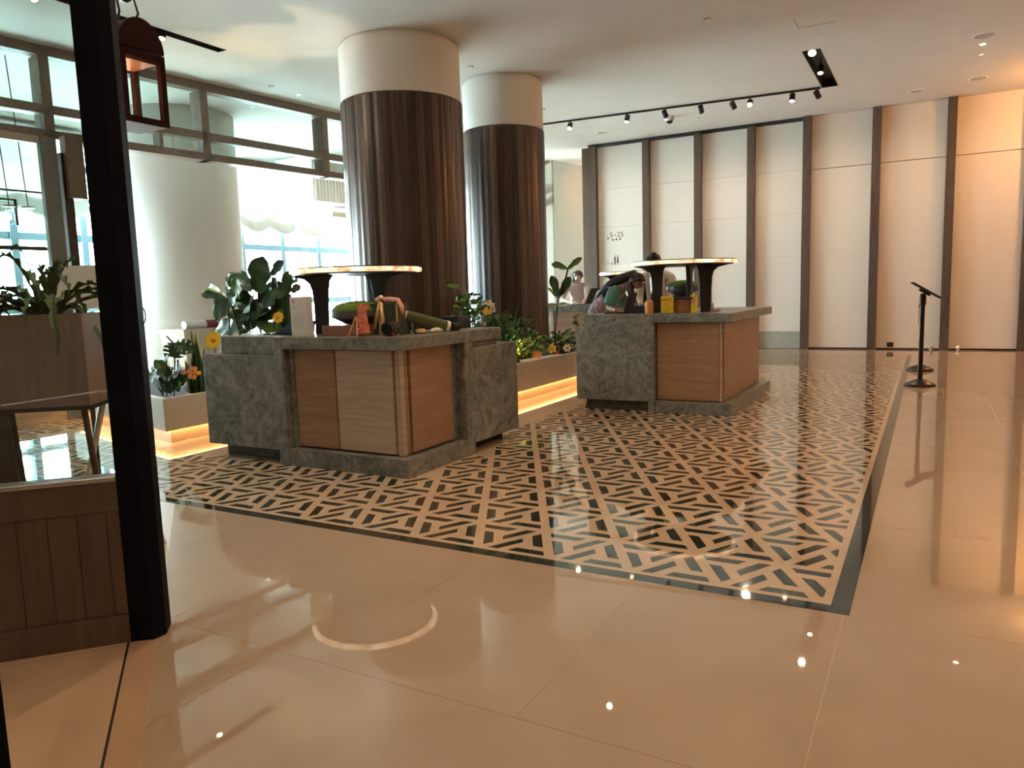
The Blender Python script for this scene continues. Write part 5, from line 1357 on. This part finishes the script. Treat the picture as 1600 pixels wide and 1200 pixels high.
def head_parts(par, c, look, hair_m, r=0.105, long_hair=None, bun=False):
    c = Vector(c); f = Vector(look).normalized(); s = f.cross(Vector((0, 0, 1))).normalized(); u = s.cross(f)
    for sg in (-1, 1):
        e = c + f * r * 0.80 + s * sg * r * 0.36 + u * r * 0.05
        MB().ball(e, r * 0.12, n=8, m_=6).build('eye', M['hair'], par, smooth=True)
        MB().ball(c + s * sg * r * 0.86 - u * r * 0.02, r * 0.12, r * 0.16, r * 0.24, n=8, m_=6).build('ear', par_skin[0], par, smooth=True)
    MB().tube([c + f * r * 0.85 + u * r * 0.02, c + f * r * 1.12 - u * r * 0.28], [r * 0.08, r * 0.15], 8).build('nose', par_skin[0], par, smooth=True)
    MB().ball(c + f * r * 0.86 - u * r * 0.52, r * 0.22, r * 0.22, r * 0.06, n=10, m_=6).build('mouth', M['petal_p'], par, smooth=True)
    # hair: cap over crown and back of the head
    vs = []; fs = []; n = 20; mrows = 9
    for j in range(mrows + 1):
        ph = j / mrows
        for k in range(n):
            a = 2 * PI * k / n
            back = -math.cos(a)                       # 1 at the back
            low = 1.05 + 0.95 * max(0, back * 0.5 + 0.5)      # how far down this meridian goes
            th = ph * low
            d = (f * math.cos(a) + s * math.sin(a)) * math.sin(th) + u * math.cos(th)
            vs.append(c + u * r * 0.06 + Vector((d.dot(f) * f * 1.03 + d.dot(s) * s * 0.93 + d.dot(u) * u * 1.16)) * r * 1.12)
    fs = [(j * n + k, j * n + (k + 1) % n, (j + 1) * n + (k + 1) % n, (j + 1) * n + k) for j in range(mrows) for k in range(n)]
    o = MB().add(vs, fs).build('hair', hair_m, par, smooth=True)
    so = o.modifiers.new('t', 'SOLIDIFY'); so.thickness = 0.012
    if long_hair:
        MB().tube(long_hair[0], long_hair[1], 12).build('long_hair', hair_m, par, smooth=True)

par_skin = [M['skin']]
K = 1.08      # the room was measured with a slightly high unit, people follow it
def person(label, hip, chest, neck, head, look, sh, arms, legs, skin, clothes, hair_long=None, hr=0.105):
    t = thing('person', label, 'person', (hip[0], hip[1], 0))
    par_skin[0] = skin
    V = []; E_ = []
    def add(p, r, link=None):
        V.append((*p, r)); i = len(V) - 1
        if link is not None: E_.append((link, i))
        return i
    hip, chest, neck, head = map(Vector, (hip, chest, neck, head))
    h0 = add(hip, (0.165, 0.13)); mid = add(hip.lerp(chest, 0.5), (0.145, 0.115), h0); ch = add(chest, (0.175, 0.125), mid)
    nk0 = add(chest.lerp(neck, 0.75), (0.085, 0.075), ch); nk = add(neck, 0.055, nk0)
    hl = Vector(look).normalized(); up = (head - neck).normalized()
    j1 = add(head - up * hr * 0.45 + hl * 0.012, (hr * 0.70, hr * 0.78), nk); j2 = add(head + up * hr * 0.15, (hr * 0.82, hr * 0.95), j1); add(head + up * hr * 0.85, (hr * 0.55, hr * 0.62), j2)
    for si, (S_, El, Wr, hd) in enumerate(arms):
        a = add(Vector(S_), 0.068, nk0); b = add(Vector(S_).lerp(Vector(El), 0.5), 0.052, a); c_ = add(El, 0.043, b); d_ = add(Vector(El).lerp(Vector(Wr), 0.5), 0.038, c_); e_ = add(Wr, 0.027, d_)
        hand(V, E_, e_, Wr, hd, (0, 0, 1), K, 1 if si else -1)
    for (Kn, An, Ft) in legs:
        top = hip.lerp(Vector(Kn), 0.12)
        a = add(Vector((top.x, top.y, hip.z - 0.10)), 0.105, h0); b = add(Kn, 0.068, a); c_ = add(Vector(Kn).lerp(Vector(An), 0.35), 0.062, b); d_ = add(An, 0.042, c_); add(Ft, 0.038, d_)
    skin_body('body', V, E_, skin, t)
    # clothes: torso garment with sleeves, and trousers
    top_m, slv_m, leg_m, slv_len = clothes
    V2 = []; E2 = []
    def add2(p, r, link=None):
        V2.append((*p, r)); i = len(V2) - 1
        if link is not None: E2.append((link, i))
        return i
    a0 = add2(hip - Vector((0, 0, 0.06)), (0.195, 0.155)); a1 = add2(hip.lerp(chest, 0.5), (0.17, 0.14), a0); a2 = add2(chest, (0.20, 0.15), a1); a3 = add2(chest.lerp(neck, 0.80), (0.105, 0.095), a2)
    for (S_, El, Wr, hd) in arms:
        b0 = add2(Vector(S_), 0.085, a3)
        if slv_m is top_m:
            b1 = add2(Vector(S_).lerp(Vector(El), 0.55), 0.07, b0)
            if slv_len > 1: b2 = add2(El, 0.06, b1); add2(Vector(El).lerp(Vector(Wr), 0.85), 0.042, b2)
    skin_body('shirt', V2, E2, top_m, t)
    if slv_m is not top_m:
        for (S_, El, Wr, hd) in arms:
            V4 = [(*(Vector(S_).lerp(neck, 0.55) + Vector((0, 0, 0.01))), 0.085), (*Vector(S_), 0.105), (*Vector(S_).lerp(Vector(El), 0.5), 0.095), (*Vector(S_).lerp(Vector(El), 0.95), 0.08)]
            skin_body('sleeve', V4, [(0, 1), (1, 2), (2, 3)], slv_m, t)
    V3 = [(*(hip - Vector((0, 0, 0.02))), (0.175, 0.14))]; E3 = []
    for (Kn, An, Ft) in legs:
        i = len(V3); top = hip.lerp(Vector(Kn), 0.14)
        V3 += [((top.x), (top.y), hip.z - 0.12, 0.118), (*Kn, 0.085), (*An, 0.07)]; E3 += [(0, i), (i, i + 1), (i + 1, i + 2)]
    skin_body('trousers', V3, E3, leg_m, t)
    for (Kn, An, Ft) in legs:
        V5 = [(*An, 0.05), (An[0], An[1], 0.05, 0.048), (*(Vector(Ft)), 0.042)]
        V5[0] = (An[0], An[1], 0.10, 0.05)
        skin_body('shoe', V5, [(0, 1), (1, 2)], M['black_cloth'], t)
    head_parts(t, head, look, M['hair'], hr, hair_long)
    return t
# woman bending over the middle counter
w1 = person('woman in a teal-sleeved print top and black vest bending over the middle counter', (-4.42, 10.45, 1.10), (-4.02, 10.25, 1.42), (-3.74, 10.12, 1.56), (-3.57, 10.05, 1.585), (0.85, -0.25, -0.42), 0.2,
       [((-3.92, 10.05, 1.46), (-3.97, 9.98, 1.24), (-3.80, 9.82, 1.215), (0.7, -0.6, -0.05)), ((-3.98, 10.38, 1.46), (-3.80, 10.30, 1.24), (-3.55, 10.08, 1.21), (0.8, -0.5, 0))],
       [((-4.36, 10.40, 0.56), (-4.45, 10.44, 0.09), (-4.28, 10.36, 0.045)), ((-4.50, 10.62, 0.56), (-4.62, 10.66, 0.09), (-4.46, 10.58, 0.045))],
       M['skin'], (M['print'], M['teal'], M['black_cloth'], 1), ([(-3.60, 10.10, 1.70), (-3.80, 10.13, 1.64), (-3.98, 10.12, 1.56), (-4.18, 10.18, 1.44), (-4.24, 10.2, 1.38)], [0.07, 0.085, 0.075, 0.05, 0.02]))
MB().tube([(-3.66, 10.02, 1.58), (-3.64, 9.98, 1.48), (-3.60, 9.96, 1.36), (-3.58, 9.95, 1.28)], [0.06, 0.055, 0.045, 0.015], 10).build('hair_strand', M['hair'], w1, smooth=True)
skin_body('vest', [(-4.12, 10.27, 1.40, (0.19, 0.15)), (-3.98, 10.22, 1.48, (0.19, 0.14)), (-3.82, 10.15, 1.54, (0.12, 0.10))], [(0, 1), (1, 2)], M['black_cloth'], w1)
# man in the white shirt, standing behind, looking down and away
person('man in a loose white shirt standing behind the middle counter', (-3.72, 11.45, 1.08), (-3.72, 11.40, 1.55), (-3.74, 11.34, 1.76), (-3.75, 11.28, 1.90), (0.35, 0.75, -0.45), 0.2,
       [((-3.97, 11.34, 1.66), (-3.98, 11.32, 1.34), (-3.88, 11.12, 1.22), (0.5, -0.4, 0)), ((-3.48, 11.40, 1.66), (-3.47, 11.36, 1.34), (-3.54, 11.14, 1.22), (-0.5, -0.4, 0))],
       [((-3.84, 11.42, 0.58), (-3.84, 11.50, 0.09), (-3.86, 11.34, 0.045)), ((-3.60, 11.44, 0.58), (-3.60, 11.52, 0.09), (-3.58, 11.36, 0.045))],
       M['skin'], (M['shirt'], M['shirt'], M['black_cloth'], 2), None, 0.115)
# woman at the farthest counter
w2 = person('woman in a dusty pink top typing at the farthest counter', (-6.80, 15.30, 1.05), (-6.76, 15.20, 1.46), (-6.70, 15.08, 1.66), (-6.66, 15.02, 1.795), (0.55, -0.75, -0.35), 0.2,
       [((-6.98, 15.06, 1.56), (-6.95, 14.78, 1.30), (-6.55, 14.42, 1.245), (0.9, -0.3, 0)), ((-6.52, 15.16, 1.56), (-6.38, 14.86, 1.32), (-6.30, 14.42, 1.245), (0.5, -0.7, 0))],
       [((-6.92, 15.28, 0.56), (-6.92, 15.36, 0.09), (-6.94, 15.2, 0.045)), ((-6.70, 15.28, 0.56), (-6.70, 15.36, 0.09), (-6.68, 15.2, 0.045))],
       M['skin2'], (M['dusty'], M['dusty'], M['black_cloth'], 2), ([(-6.74, 15.12, 1.86), (-6.84, 15.18, 1.74), (-6.86, 15.16, 1.55), (-6.86, 15.1, 1.38)], [0.08, 0.085, 0.07, 0.03]))
# seated person largely hidden by the second column
person('seated person with dark hair mostly hidden by the second wooden column', (-7.05, 14.2, 0.52), (-7.02, 14.12, 0.82), (-6.98, 14.06, 1.0), (-6.93, 14.0, 1.10), (0.6, -0.7, -0.3), 0.2,
       [((-7.2, 14.04, 0.92), (-7.2, 13.92, 0.70), (-7.05, 13.76, 0.60), (0.6, -0.6, 0)), ((-6.82, 14.1, 0.92), (-6.76, 13.95, 0.70), (-6.85, 13.76, 0.60), (0.3, -0.7, 0))],
       [((-7.15, 13.72, 0.50), (-7.15, 13.66, 0.09), (-7.15, 13.52, 0.045)), ((-6.92, 13.72, 0.50), (-6.92, 13.66, 0.09), (-6.92, 13.52, 0.045))],
       M['skin2'], (M['shirt'], M['shirt'], M['black_cloth'], 1))
st_ = thing('low_stool', 'low round stool under the seated person behind the column', 'stool', (-7.05, 14.25, 0))
MB().lathe([(0.20, 0.32), (0.21, 0.35), (0.20, 0.38)], (-7.05, 14.25, 0), n=24).build('seat', M['oak'], st_)
for k in range(4):
    a = PI / 4 + k * PI / 2
    MB().tube([(-7.05 + 0.13 * math.cos(a), 14.25 + 0.13 * math.sin(a), 0.32), (-7.05 + 0.18 * math.cos(a), 14.25 + 0.18 * math.sin(a), 0)], 0.014, 8).build('leg', M['metal'], st_)
